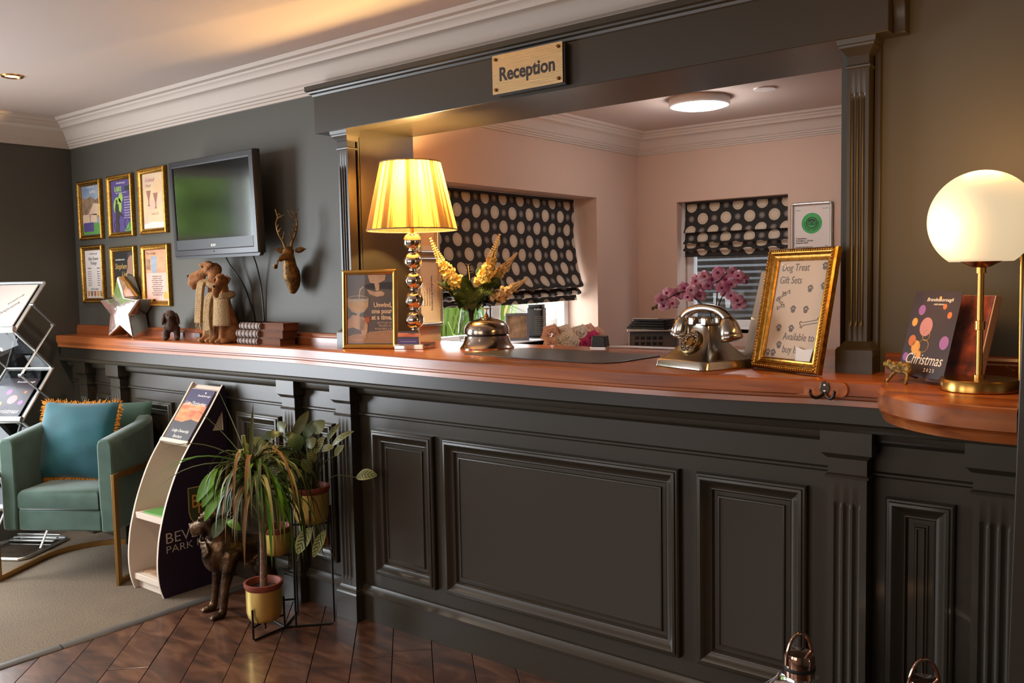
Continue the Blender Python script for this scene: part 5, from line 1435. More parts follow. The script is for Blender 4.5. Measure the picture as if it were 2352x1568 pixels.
m.build('foliage', 'leaf_olive', bq, smooth=60)
MB().lathe([(.05, 0), (.06, .06), (.055, .08), (0, .07)], 20, tuple(BV(0, DZ))).build('pot', 'white_upvc', bq)

fnh = thing('tower_fan', 'black tower fan standing on the sill of the left office window', 'fan', (-2.83, 3.78, W1Z0+.004), .35)
MB().lathe([(.055, 0), (.055, .008), (.03, .012)], 24).build('base', 'black_plastic', fnh)
m = MB(); m.prism(rrect(-.045, .045, -.04, .04, .012), .01, .16); m.prism(rrect(-.04, .04, -.036, .036, .012), .16, .178); m.build('column', 'black_plastic', fnh, bevel=.003)
for i in range(9):
    MB().box(.0, .047, -.0425, -.04, .025+i*.011, .029+i*.011).build('grille_bar', 'gun_metal', fnh)
text(fnh, 'ProFlow', .02, .15, -.0405, .012, 'white_print', .2)
pfm = thing('photo_frame', 'small dark wooden photo frame on the office window sill by the fan', 'picture frame', (-2.80, 3.575, W1Z0+.004), .75, -.08)
MB().ring(-.06, .06, 0, .14, [(.012, 0), (0, 0), (0, .01), (.012, .01), (.013, .004)], 0).build('frame', 'grey_plastic', pfm)
MB().box(-.05, .05, -.003, 0, .01, .13).build('print', 'photo_warm', pfm)
# ------------------------------------------------------------------ roman blinds
def blind(name, label, path, u0, u1, place, wob=.0):
    P = spl([(o, z, 0) for o, z in path], 5)
    L = [0]
    for a, b in zip(P, P[1:]): L.append(L[-1]+(b-a).length)
    n = len(P)-1; W_ = u1-u0
    def fn(u, v):
        i = min(n, int(round(v*n))); o, z = P[i].x, P[i].y
        o += wob*sin(u*9+i*.25)*min(1, L[i]*3)
        z -= wob*.9*sin(u*PI)*(1 if L[i] > .4 else 0)
        return place(u0+W_*u, o, z)
    t = thing(name, label, 'blind', place((u0+u1)/2, 0, path[0][1]))
    org = Vector(t.location)
    m = MB(); m.grid(fn, 40, n, uvfn=lambda u, v: (W_*u+5, 9-L[min(n, int(round(v*n)))]))
    m.tf(Matrix.Translation(-org)).build('cloth', 'blind_cloth', t, smooth=50, solid=.002)
    h = MB()
    a = place(u0, -.012, path[0][1]-.002); b = place(u1, .006, path[0][1]+.012)
    h.box(min(a[0], b[0]), max(a[0], b[0]), min(a[1], b[1]), max(a[1], b[1]), min(a[2], b[2]), max(a[2], b[2])).tf(Matrix.Translation(-org)).build('head_rail', 'shoji_black', t)
    return t
blind('roman_blind', 'black roman blind with cream spots, half drawn on the left office window', [(0, 1.79), (.008, 1.7), (.002, 1.625), (.010, 1.54), (.018, 1.45), (.045, 1.36), (.068, 1.322), (.05, 1.312), (.022, 1.312), (.03, 1.298), (.046, 1.282), (.04, 1.272), (.016, 1.272), (.012, 1.262), (.012, 1.238)], 2.925, 4.168, lambda u, o, z: (OXL-.145+o, u, z), .006)
blind('roman_blind', 'black roman blind with cream spots, half drawn on the far office window', [(0, 1.778), (.006, 1.7), (.012, 1.645), (.028, 1.617), (.026, 1.61), (.006, 1.612), (.008, 1.59), (.018, 1.562), (.036, 1.553), (.03, 1.546), (.01, 1.549), (.014, 1.525), (.034, 1.513), (.03, 1.505), (.012, 1.506), (.012, 1.472)], W2X0+.018, W2X1-.008, lambda u, o, z: (u, OYF+.075-o, z), .002)
# slatted venetian blind beyond the far window
vb = thing('venetian_blind', 'grey slatted venetian blind seen through the far office window', 'blind', (-2.3, OYF+.6, 1.0))
for i in range(17):
    MB().box(-.75, .75, -.012, .012, -.003+i*.046, .0+i*.046).build('slat', 'gun_metal', vb).rotation_euler = (.6, 0, 0)
MB().box(-.9, .9, .05, .07, -.2, 1.0).build('backing', 'gun_metal', vb)

# ------------------------------------------------------------------ tub armchair
AR = .543
ch = thing('tub_armchair', 'sage green velvet tub armchair with flat gold metal frame', 'armchair', (-4.155, 1.84, 0.006), AR)
def upath(hw, y0, yb, n=22, straight=6):
    P = []
    for i in range(straight): P.append((hw, y0+(yb-y0)*i/straight))
    for i in range(n+1):
        a = PI*i/n; P.append((hw*cos(a), yb+hw*sin(a)*1.0))
    for i in range(straight): P.append((-hw, yb-(yb-y0)*(i+1)/straight))
    return P
yb = .285
inn, out_ = upath(.205, .0, yb), upath(.282, .0, yb)
k = len(inn); secs = []
for i in range(k):
    t = 1-abs(2*i/(k-1)-1)             # 0 at arm fronts, 1 at back
    zt = .665+.075*min(1, t*1.35)
    (ax_, ay_), (bx_, by_) = inn[i], out_[i]
    def mixp(f): return (ax_+(bx_-ax_)*f, ay_+(by_-ay_)*f)
    secs.append([(*mixp(.06), .30), (*mixp(0), .36), (*mixp(0), zt-.03), (*mixp(.07), zt-.01), (*mixp(.25), zt), (*mixp(.75), zt), (*mixp(.93), zt-.01), (*mixp(1), zt-.03), (*mixp(1), .26), (*mixp(.96), .243), (*mixp(.88), .236), (*mixp(.06), .236)])
m = MB(); n = 12
m._add([p for s_ in secs for p in s_], [(j*n+i, j*n+(i+1) % n, (j+1)*n+(i+1) % n, (j+1)*n+i) for j in range(k-1) for i in range(n)]+[tuple(range(n)), tuple((k-1)*n+i for i in reversed(range(n)))])
m.build('tub_shell', 'velvet', ch, smooth=50, bevel=.012)
def ushape(hw, y0, ybk, n=16): return [(hw, y0)]+[(hw*cos(PI*i/n), ybk+hw*sin(PI*i/n)) for i in range(n+1)]+[(-hw, y0)]
MB().prism(ushape(.207, .008, yb-.005), .236, .335).build('seat_rail', 'velvet', ch, bevel=.008)
m = MB(); loft_p = ushape(.2, .0, yb-.01)
def ring_at(s_, z, dy=0): return [(x*s_, (y-.2)*s_+.2+dy, z) for x, y in loft_p]
S_ = [ring_at(.97, .336), ring_at(1.0, .346), ring_at(1.0, .395), ring_at(.985, .412), ring_at(.93, .424), ring_at(.8, .432), ring_at(.4, .437)]
kk = len(loft_p); m._add([p for s_ in S_ for p in s_], [(j*kk+i, j*kk+(i+1) % kk, (j+1)*kk+(i+1) % kk, (j+1)*kk+i) for j in range(len(S_)-1) for i in range(kk)]+[tuple(range(kk)), tuple((len(S_)-1)*kk+i for i in range(kk))])
m.build('seat_cushion', 'velvet', ch, smooth=60)
def bar_u(hw, y0, ybk, z0, z1, t, nm):
    a, b = upath(hw-t, y0, ybk), upath(hw, y0, ybk)
    m = MB(); k = len(a)
    vs = [p for i in range(k) for p in ((*a[i], z0), (*a[i], z1), (*b[i], z1), (*b[i], z0))]
    m._add(vs, [(j*4+i, j*4+(i+1) % 4, (j+1)*4+(i+1) % 4, (j+1)*4+i) for j in range(k-1) for i in range(4)]+[(0, 1, 2, 3), tuple((k-1)*4+i for i in (3, 2, 1, 0))])
    return m.build(nm, 'leg_gold', ch, smooth=40)
bar_u(.308, -.015, yb, .0, .026, .014, 'base_rail')
bar_u(.303, -.015, yb, .485, .512, .014, 'frame_rail')
for sx in (-1, 1): MB().box(sx*.308-(.014 if sx > 0 else 0), sx*.308+(0 if sx > 0 else .014), -.04, -.008, 0, .512).build('leg', 'leg_gold', ch, bevel=.001)
for sx in (-1, 1): MB().box(sx*.296-.012, sx*.296+.012, .1, .16, .485, .51).build('bracket', 'leg_gold', ch)

def pillow(mb, w, h, T, nu=22, nv=22, crease=0):
    for sgn in (1, -1):
        def fn(u, v):
            a, b = 2*u-1, 2*v-1
            t = T*(max(0, 1-a*a)**.42)*(max(0, 1-b*b)**.42)
            px_ = w/2*a*(1-.05*(1-abs(a))*1-.045*(1-b*b)*abs(a)); pz_ = h/2*b*(1-.06*(1-a*a)*abs(b))
            wr = crease*(sin(7*a+3*b)*.5+sin(11*b-4*a)*.35)*(t/T)
            return (px_, -sgn*(t+wr), pz_+h/2)
        mb.grid(fn, nu, nv)
    return mb
lb = Matrix.Rotation(AR, 4, 'Z')
def chairpt(x, y, z): v = lb @ Vector((x, y, 0)); return (v.x-4.155, v.y+1.84, z)
c1 = thing('cushion', 'teal velvet cushion with orange fringe on the tub armchair seat', 'cushion', chairpt(-.055, .19, .44), AR-.06, -.3)
pillow(MB(), .41, .385, .075, crease=.004).build('cushion_cover', 'teal_velvet', c1, smooth=60)
f = MB()
def edge(a, b, n):
    for i in range(n):
        t = (i+.5)/n; x = a[0]+(b[0]-a[0])*t; z = a[1]+(b[1]-a[1])*t
        cx, czz = 0, .1875
        # pull the edge in like the pillow outline
        A_, B_ = x/.2, (z-.1875)/.1875
        x2 = x*(1-.045*(1-min(1, B_*B_))) if abs(A_) > .95 else x; z2 = .1875+(z-.1875)*(1-.06*(1-min(1, A_*A_))) if abs(B_) > .95 else z
        d = Vector((x2, 0, z2-.1875)); d = Vector((math.copysign(1, x) if abs(A_) > .95 else x*1.2, 0, math.copysign(1, B_) if abs(B_) > .95 else (z-.1875)*1.2)).normalized()
        p = Vector((x2, 0, z2))
        for q in range(3):
            e = p+d*RND.uniform(.016, .026)+Vector((RND.gauss(0, .005), RND.gauss(0, .006), RND.gauss(0, .005)-.003))
            f.tube([p-d*.004, (p+e)/2+Vector((0, RND.gauss(0, .003), .002)), e], [.0022, .0024, .0012], 4)
edge((-.2, 0), (-.2, .375), 46); edge((.2, 0), (.2, .375), 46); edge((-.2, .375), (.2, .375), 50); edge((-.2, 0), (.2, 0), 50)
stuff(f.build("fringe", "fringe_orange", c1, smooth=70))
c2 = thing('cushion', 'plain deep green velvet cushion behind the teal cushion on the armchair', 'cushion', chairpt(.062, .375, .45), AR-.02, -.16)
pillow(MB(), .37, .345, .055, crease=.003).build('cushion_cover', 'velvet_deep', c2, smooth=60)

# ------------------------------------------------------------------ folding zigzag brochure rack
rk = thing('brochure_rack', 'silver folding zigzag brochure rack at the left wall behind the armchair', 'brochure rack', (-4.65, 1.855, .006), .543)
RWD = .262
def plate(t0, z0, t1, z1, mat, name, inset=0, off=0, thick=.003, x0=None, x1=None, par=None):
    """panel between two profile points, spanning the rack width"""
    d = Vector((0, t1-t0, z1-z0)); L = d.length; d.normalize(); nrm = Vector((0, -d.z, d.y))
    if nrm.y > 0: nrm = -nrm
    a = Vector((0, t0, z0)); x0 = -RWD if x0 is None else x0; x1 = 0 if x1 is None else x1
    vs = []
    for o in (off, off+thick):
        for x, s_ in ((x0+inset, inset), (x1-inset, inset), (x1-inset, L-inset), (x0+inset, L-inset)):
            p = a+d*s_+nrm*o; vs.append((x, p.y, p.z))
    m = MB(); m._add(vs, [(0, 1, 2, 3), (7, 6, 5, 4), (0, 4, 5, 1), (1, 5, 6, 2), (2, 6, 7, 3), (3, 7, 4, 0)])
    return m.build(name, mat, par or rk), a, d, nrm, L
def tray(t0, z0, t1, z1):
    """aluminium tray frame from its bottom (t0,z0) to its top (t1,z1) with a deep front lip"""
    a = Vector((0, t0, z0)); b = Vector((0, t1, z1)); d = (b-a).normalized(); nrm = Vector((0, -d.z, d.y)); nrm = nrm if nrm.y < 0 else -nrm
    m = MB()
    for x in (-RWD, 0):
        P = [Vector((x, a.y, a.z)), Vector((x, b.y, b.z))]; m.tube(P, .0105, 8, flat=.8)
    m.tube([Vector((-RWD, b.y, b.z)), Vector((0, b.y, b.z))], .0105, 8)
    q = a+nrm*.012
    m.tube([Vector((-RWD-.008, q.y, q.z)), Vector((.008, q.y, q.z))], .017, 10)
    o = m.build('tray_frame', 'alu', rk, smooth=50)
    plate(t0, z0, t1, z1, 'acrylic', 'tray_panel', .008, 0, .003)
    return a, d, nrm
T1 = tray(.068, 1.149, .321, 1.387); T2 = tray(.082, .693, .348, .936); T3 = tray(.09, .24, .352, .478)
for p in ((.068, 1.149, .348, .936), (.082, .693, .352, .478)):
    plate(*p, 'acrylic', 'link_panel', .012, 0, .003)
    m = MB()
    for x in (-RWD, 0): m.tube([(x, p[0], p[1]), (x, p[2], p[3])], .0085, 7, flat=.8)
    m.build('link_frame', 'alu', rk, smooth=50)
for x in (.012, -RWD-.012):
    Z = [(.199, 1.275), (.354, 1.165), (.080, .925), (.359, .729), (.083, .48), (.355, .27), (.15, .02)]
    for (t0, z0), (t1, z1) in zip(Z, Z[1:]):
        d = Vector((0, t1-t0, z1-z0)).normalized()
        MB().tube([(x, t0, z0), (x, t1, z1)], .0075, 6, flat=.6).build('scissor_bar', 'alu', rk, smooth=50)
    for t0, z0 in Z[:-1]: MB().lathe([(.009, -.009), (.009, .009)], 12, (x, t0, z0), axis='x').build('pivot', 'chrome', rk)
bp_ = MB()
bp_.prism([(-RWD-.01, 0), (0.0, 0), (0.02, .03), (.02, .35), (0, .38), (-RWD-.01, .38)], 0, .006); bp_.build('base_plate', 'acrylic', rk)
bf = MB().tube([(-RWD-.01, 0, .008), (0, 0, .008), (.022, .03, .008), (.022, .35, .008), (0, .38, .008), (-RWD-.01, .38, .008)], .01, 8, True); bf.build('base_frame', 'alu', rk, smooth=50)
for i in range(3): MB().box(-RWD, -.01, .285+i*.03, .305+i*.03, .012+i*.009, .018+i*.009).build('base_step', 'alu', rk, bevel=.002)
def leaflet(tr_, name, label, mat, w, h, extra=None, thick=.006, dx=0):
    a, d, nrm = tr_
    o = a+d*.012+nrm*.006
    loc = lb @ Vector((-RWD/2+dx, o.y, o.z)); 
    t = thing(name, label, 'brochure', (loc.x-4.65, loc.y+1.855, loc.z+.006), .543, -math.atan2(d.y, d.z))
    MB().box(-w/2, w/2, -thick, 0, 0, h).build('cover', mat, t)
    if extra: extra(t, -thick-.0004)
    return t
def ex1(t, y): text(t, 'Brandesborough', .045, .2, y, .014, 'ink_grey', .3, rot=-.9); text(t, 'Welcome', .04, .13, y, .03, 'ink_grey', .35, rot=-.9)
leaflet(T1, 'brochure', 'plain white brochure with faint script in the top tray of the rack', 'paper', .225, .31, ex1)
def ex2(t, y):
    text(t, 'Brandesborough', .04, .235, y, .015, 'white_print', .3); text(t, 'Christmas', .02, .03, y, .04, 'white_print', .3, sx=.85)
    for x, z, r, mm in ((-.02, .17, .016, 'bokeh_purple'), (.02, .12, .026, 'bokeh_rose'), (-.04, .09, .014, 'bokeh_gold'), (-.05, .065, .015, 'bokeh_gold'), (.075, .1, .013, 'bokeh_purple'), (.07, .17, .008, 'bokeh_orange')):
        shapes(t, 'bokeh', [circ(x, z, r, r*1.15, 18)], y+.0003, mm)
leaflet(T2, 'brochure', 'dark bokeh christmas brochure in the second tray of the rack', 'xmas_dark', .215, .265, ex2)

# ------------------------------------------------------------------ fin-shaped leaflet display
ds_ = thing('leaflet_display', 'purple and cream fin-shaped leaflet display stand with hotel crest', 'display stand', (-3.675, 2.15, 0))
DOF = Vector((-3.675, 2.15, 0))
def drel(mb): return mb.tf(Matrix.Translation(-DOF))
FRONT = [(2.0, .0), (1.982, .06), (1.976, .14), (1.982, .22), (1.996, .301), (2.033, .425), (2.09, .555), (2.154, .655), (2.25, .785), (2.328, .9)]
FR = [(p.x, p.y) for p in spl([(a, b, 0) for a, b in FRONT], 4)]
prof_ = FR+[(2.335, .908), (2.344, .9), (2.346, .86), (2.346, 0)]
from mathutils.geometry import tessellate_polygon
def prism_hole(outer, hole, x0, x1):
    pts = outer+hole; n = len(pts); no = len(outer)
    tris = tessellate_polygon([[Vector((a, b, 0)) for a, b in outer], [Vector((a, b, 0)) for a, b in hole]])
    m = MB(); vs = [(x0, a, b) for a, b in pts]+[(x1, a, b) for a, b in pts]
    fs = [tuple(t) for t in tris]+[tuple(n+i for i in reversed(t)) for t in tris]
    for s_, c in ((0, no), (no, n-no)): fs += [(s_+i, s_+(i+1) % c, n+s_+(i+1) % c, n+s_+i) for i in range(c)]
    m._add(vs, fs); return m
hole = [(2.27, .705), (2.325, .79), (2.328, .70)]
drel(prism_hole(prof_, hole, -3.560, -3.549)).build('side_panel', 'cream_board', ds_)
drel(prism_hole([(a+(.002 if i < len(FR) else -.0), b) for i, (a, b) in enumerate(prof_)], hole, -3.549, -3.5475)).build('purple_face', 'purple', ds_, label='purple printed outer face')
drel(prism_hole(prof_, hole, -3.801, -3.790)).build('side_panel', 'cream_board', ds_)
drel(MB().box(-3.79, -3.565, 2.325, 2.34, .02, .88)).build('back_panel', 'cream_board', ds_)
for z, y in ((.05, 1.995), (.325, 2.015)): drel(MB().box(-3.79, -3.565, y, 2.325, z, z+.028)).build('shelf', 'cream_board', ds_, bevel=.002)
drel(MB().box(-3.79, -3.565, 2.02, 2.034, 0, .05)).build('kick_board', 'cream_board', ds_)
tm = MB().box(-.1125, .1125, 0, .006, 0, .31); tm.box(-.1125, .1125, -.022, .0, 0, .006); tm.box(-.1125, .1125, -.024, -.02, 0, .018)
RXT = -math.atan2(.18, .25)
to = tm.build('sloping_tray', 'cream_board', ds_, bevel=.001); to.location = (-3.6775-DOF.x, 2.166-DOF.y, .645); to.rotation_euler = (RXT, 0, 0)
lf = thing('leaflet', 'sunset-covered lodge leaflet standing in the top of the purple display', 'leaflet', (-3.672, 2.158, .656), 0, RXT)
MB().box(-.098, .098, -.006, .0, 0, .272).build('cover', 'sunset_sky', lf)
shapes(lf, 'sunset', [[(-.098, .10), (.098, .10), (.098, .19), (.05, .2), (0, .185), (-.05, .205), (-.098, .19)]], -.0064, 'sunset_fire')
shapes(lf, 'lake_shore', [[(-.098, 0), (.098, 0), (.098, .11), (.03, .118), (-.03, .1), (-.098, .105)]], -.0068, 'sunset_dark')
text(lf, 'Brandesborough', .035, .235, -.0074, .015, 'white_print', .3); text(lf, 'Live Distinctive', .0, .187, -.0074, .032, 'white_print', .3, sx=.85); text(lf, 'SPIRIT & TRANQUILLITY', .02, .165, -.0074, .0085, 'white_print')
text(lf, 'Lodge Ownership', .0, .05, -.0074, .022, 'white_print', .3, sx=.85); text(lf, 'Brochure', .0, .022, -.0074, .022, 'white_print', .3, sx=.85)
shapes(lf, 'emblem', [circ(.035, .256, .005, n=10)], -.0068, 'white_print')
lm = thing('leaflet', 'green landscape leaflet lying flat on the middle shelf of the purple display', 'leaflet', (-3.66, 2.13, .3535), .05)
MB().box(-.085, .085, -.1, .1, 0, .006).build('cover', 'green_print', lm)
lm = thing('leaflet', 'brown landscape leaflets lying flat on the bottom shelf of the purple display', 'leaflet', (-3.67, 2.13, .0785), -.04)
MB().box(-.09, .09, -.11, .1, 0, .008).build('cover', 'photo_warm', lm)
# crest and hotel name on the purple face
def ptext(s_, y, z, size, mat, name='lettering', **kw):
    o = text(ds_, s_, -3.5472-DOF.x, z, y-DOF.y, size, mat, name=name, **kw); o.rotation_euler = (0, 0, PI/2); return o
def pshape(poly, x, mat, name, th=.0012): drel(MB().prism(poly, x, x+th, 'x')).build(name, mat, ds_)
cy = 2.195
shield = [(cy-.062, .468), (cy+.062, .468), (cy+.062, .36), (cy+.055, .33), (cy+.035, .3), (cy, .275), (cy-.035, .3), (cy-.055, .33), (cy-.062, .36)]
pshape(shield, -3.5475, 'gold_ink', 'crest_border'); 
pshape([(cy+(a-cy)*.94, .375+(b-.375)*.95) for a, b in shield], -3.5468, M('crest_green', (70, 74, 44), .5), 'crest_field')
for s_, yy_, zz_, sz in (('B', cy-.03, .375, .085), ('P', cy-.0, .345, .11), ('H', cy+.032, .375, .085)): 
    o = ptext(s_, yy_, zz_, sz, 'bokeh_gold', 'crest_letter', sx=.75); o.location.x += .0018
def serif_word(s_, y0, z, size, wtot):
    """roman capitals: thin letters with small foot and head serifs"""
    me = text_mesh(s_, size, 0, 'LEFT', .0006, 1, -.0006)
    xs_ = [v.co.x for v in me.vertices]; sc = wtot/(max(xs_)-min(xs_))
    for v in me.vertices: v.co.x = (v.co.x-min(xs_))*sc
    me.materials.clear(); me.materials.append(MATS['cream_board'])
    o = bpy.data.objects.new('lettering', me); COL.objects.link(o); o.parent = ds_
    o.location = (-3.5472-DOF.x, y0-DOF.y, z); o.rotation_euler = (0, 0, PI/2)
    # serifs where stems meet the base line and cap line
    hgt = max(v.co.z for v in me.vertices); cols = {}
    sb = MB()
    for lvl in (0, hgt):
        ys_ = sorted(set(round(v.co.x, 4) for v in me.vertices if abs(v.co.z-lvl) < .0004))
        i = 0
        while i < len(ys_)-1:
            if ys_[i+1]-ys_[i] < size*.16:
                sb.box(ys_[i]-size*.035, ys_[i+1]+size*.035, -.0007, .0, lvl-(.0012 if lvl else 0), lvl+(0 if lvl else .0012)); i += 2
            else: i += 1
    if sb.v:
        so_ = sb.build('serifs', 'cream_board', o)
serif_word('BEVERLEY', 2.02, .243, .068, .315)
serif_word('PARK HOTEL', 2.02, .2, .047, .315)
# ------------------------------------------------------------------ bronze dog
dg_ = thing('dog_statue', 'bronze guard dog statue standing on the wooden floor beside the purple display', 'statue', (-3.215, 2.05, 0), -.22)
b = MB()
for x, y in ((-.055, .0), (.06, -.005)):
    cap(b, (x, y, .02), (x, y+.015, .13), .0165, .0185); cap(b, (x, y+.015, .13), (x*.95, y+.045, .25), .02, .036)
    b.ell((x, y-.018, .014), (.022, .034, .015))
    for t in (-1, 0, 1): b.ell((x+t*.012, y-.046, .009), (.007, .012, .009), 8, 6)
for x in (-.06, .06):
    cap(b, (x, .2, .018), (x, .22, .09), .017, .018); cap(b, (x, .22, .09), (x*.9, .18, .19), .024, .05); b.ell((x, .185, .012), (.02, .034, .013))
b.ell((0, .035, .265), (.074, .08, .085)); b.ell((0, .0, .25), (.055, .06, .075)); cap(b, (0, .06, .262), (0, .18, .25), .074, .06)
cap(b, (0, .03, .3), (.012, .0, .385), .058, .046)
b.ell((.016, -.012, .405), (.047, .05, .045)); b.ell((.014, -.022, .425), (.036, .036, .026))
cap(b, (.0, -.04, .388), (-.03, -.07, .372), .031, .026); b.ell((-.034, -.07, .355), (.024, .022, .018)); b.ell((-.012, -.045, .362), (.034, .034, .022))
b.ell((-.038, -.088, .386), (.011, .01, .009), 8, 6)
for d in (-1, 1): b.ell((-.006+d*.022, -.052+d*-.012, .42), (.016, .012, .009), 8, 6)
for i in range(4): b.tube(spl([(-.05+.03*i, -.04-.0*i, .33-.012*i), (-.02+.01*i, -.058, .31-.02*i), (.03+.008*i, -.05, .32-.012*i)], 5), .007, 6)
cap(b, (0, .235, .27), (.0, .25, .2), .012, .008)
blob('body', b, 'bronze', dg_, .0055, 4)
for sx, tip in ((-1, (-.02, -.006, .468)), (1, (.058, .0, .466))):
    m = MB(); c = Vector((.016+sx*.026, .0, .432)); t_ = Vector(tip)
    m.tube([c, c.lerp(t_, .5), t_], [.014, .0105, .0015], 8, flat=.5); m.build('ear', 'bronze', dg_, smooth=60)
for d in (-1, 1): MB().ell((-.014+d*.021, -.058-d*.011, .408), .0055, 8, 6).build('eye', 'black_plastic', dg_)

# ------------------------------------------------------------------ tiered wire plant stand and its three pots
C1, C2, C3 = Vector((-2.868, 2.028, 0)), Vector((-3.0, 2.195, 0)), Vector((-2.775, 2.2, 0))
ps_ = thing('plant_stand', 'black wire three-tier plant stand holding the gold pots', 'plant stand', (-2.86, 2.11, 0))
POF = Vector((-2.86, 2.11, 0))
def wire(pts, nm='wire', r=.0042): MB().tube([Vector(p)-POF for p in pts], r, 8).build(nm, 'black_metal', ps_, smooth=60)
F1, J, F2, U3 = Vector((-2.845, 1.957, .0045)), Vector((-2.858, 2.112, .0045)), Vector((-2.727, 2.255, .0045)), Vector((-2.828, 2.145, .0045))
G1 = Vector((-2.93, 2.07, .0045)); B1, B2 = Vector((-3.055, 2.145, .0045)), Vector((-2.945, 2.245, .0045))
up = lambda p, z: Vector((p.x, p.y, z))
wire([up(F1, .125), up(F1, .012), F1+(J-F1)*.05, J, F2+(J-F2)*.05, up(F2, .012), up(F2, .485)], 'frame_wire')
wire([up(J, .13), J], 'upright'); wire([up(U3, .485), U3], 'upright'); wire([up(G1, .13), up(G1, .05)], 'upright')
wire([up(F1, .055), up(C1, .055), up(J, .055)], 'cradle_bar'); wire([up(G1, .05), up(C1, .055), up(C1+(C1-G1), .055)], 'cradle_bar')
wire([up(J, .115), up(U3, .115)], 'tie_bar')
wire([up(U3, .415), up(C3, .415), up(F2, .415)], 'cradle_bar')
wire([J, B2, up(B2, .32)], 'frame_wire'); wire([J, B1, up(B1, .32)], 'frame_wire'); wire([up(B1, .248), up(C2, .248), up(B2, .248)], 'cradle_bar')
sd = (C3-Vector((-2.828, 2.145, 0))).normalized(); sp_ = Vector((-sd.y, sd.x, 0))
wire([C3+sp_*.07+Vector((0, 0, .485)), C3+sp_*.07+Vector((0, 0, .415)), C3-sp_*.07+Vector((0, 0, .415)), C3-sp_*.07+Vector((0, 0, .485))], 'cradle_bar')

def pot(t, z0, z1, r):
    h = z1-z0
    MB().lathe([(0, 0), (r*.55, .0), (r*.8, .006), (r*.93, .02), (r, .04), (r, h), (r-.0025, h), (r-.003, .04), (0, .01)], 40).build('pot', 'pot_gold', t, smooth=50)
    MB().lathe([(r-.004, h-.02), (r+.004, h-.004), (r+.0065, h), (r+.007, h+.013), (r+.003, h+.0145), (r-.002, h+.013), (r-.008, h-.005), (r-.012, h-.03)], 40).build('inner_pot', 'terracotta', t, smooth=45)
    m = MB(); m.grid(lambda u, v: ((r-.006)*v*cos(2*PI*u), (r-.006)*v*sin(2*PI*u), h-.012+RND.uniform(-.003, .004)), 20, 6); m.build('soil', 'soil', t, smooth=60)
LAT = Vector((.578, .816, 0)); AWY = Vector((-.816, .578, 0))
# --- dracaena
d1 = thing('potted_dracaena', 'tall dracaena with long drooping narrow leaves in the front gold pot', 'potted plant', tuple(C1+Vector((0, 0, .0595))))
pot(d1, .0595, .2, .0675)
def D1(r, z, d=0): return LAT*r+AWY*d+Vector((0, 0, z-.0595))
MB().tube(spl([D1(0, .185), D1(.004, .3), D1(.004, .40), D1(-.004, .52), D1(-.01, .64)], 6), [.0145-.004*i/24 for i in range(25)], 9).build('trunk', 'bark', d1, smooth=70)
MB().tube(spl([D1(.004, .40), D1(.022, .45), D1(.022, .54), D1(.012, .62)], 6), [.011-.003*i/18 for i in range(19)], 8).build('branch', 'bark', d1, smooth=70)
MB().tube([D1(-.035, .62), D1(-.052, .79)], [.009, .0075], 8).build('cut_cane', 'leaf_pale', d1, smooth=60)
MB().tube(spl([D1(-.004, .55), D1(-.025, .62), D1(-.04, .66)], 5), .009, 7).build('branch', 'bark', d1, smooth=70)
def strap(base, dirv, L, droop, w, mat, nm='leaf'):
    P = []; p = base.copy(); v = dirv.normalized(); n = 9
    for i in range(n+1):
        P.append(p.copy()); p = p+v*(L/n); v = (v+Vector((0, 0, -droop*(.35+i/n)))).normalized()
    m = MB(); side0 = None
    vs = []
    for i, q in enumerate(P):
        d = (P[min(i+1, n)]-P[max(i-1, 0)]).normalized(); s_ = d.cross(Vector((0, 0, 1)))
        if s_.length < .15: s_ = side0 or d.orthogonal()
        s_.normalize()
        if side0 is not None and s_.dot(side0) < 0: s_ = -s_
        side0 = s_
        t = i/n; ww = w*(min(1, .55+t*2.2))*(1-max(0, (t-.45)/.55)**1.6*.96); nn = s_.cross(d)
        vs += [q-s_*ww+nn*ww*.35, q, q+s_*ww+nn*ww*.35]
    m._add(vs, [(i*3+j, i*3+j+1, i*3+j+4, i*3+j+3) for i in range(n) for j in range(2)])
    return m.build(nm, mat, d1, smooth=60)
LM = ['leaf_olive', 'leaf_dark', 'leaf_olive', 'leaf_pale', 'leaf_bright', 'leaf_brown']
for cr, (r0, z0, d0, cnt) in enumerate(((-.012, .66, 0, 64), (.012, .62, .01, 44), (-.04, .665, -.01, 34))):
    for i in range(cnt):
        a = 2*PI*i*.382+cr; e = RND.uniform(.0, 1.05)
        dv = LAT*cos(a)*cos(e)+AWY*sin(a)*cos(e)*.8+Vector((0, 0, sin(e)))
        L = RND.uniform(.32, .5)*(.62 if cos(a) < -.25 else 1)
        strap(D1(r0, z0-.0022*i+.03, d0), dv, L, RND.uniform(.7, 1.25), RND.uniform(.0045, .008), LM[RND.choice((0, 0, 0, 1, 1, 3, 4, 5))])
for r, z, L, dr in ((-.1, .3, .32, .02), (-.16, .24, .3, .06), (-.26, .2, .34, .17), (-.3, .14, .36, .2), (-.24, .12, .36, .24), (.02, .28, .24, .05), (-.2, .05, .38, .2)):
    strap(D1(-.03, .67, -.01), LAT*r+Vector((0, 0, z)), L, dr, .0085, ('leaf_olive', 'leaf_bright')[RND.random() < .35])

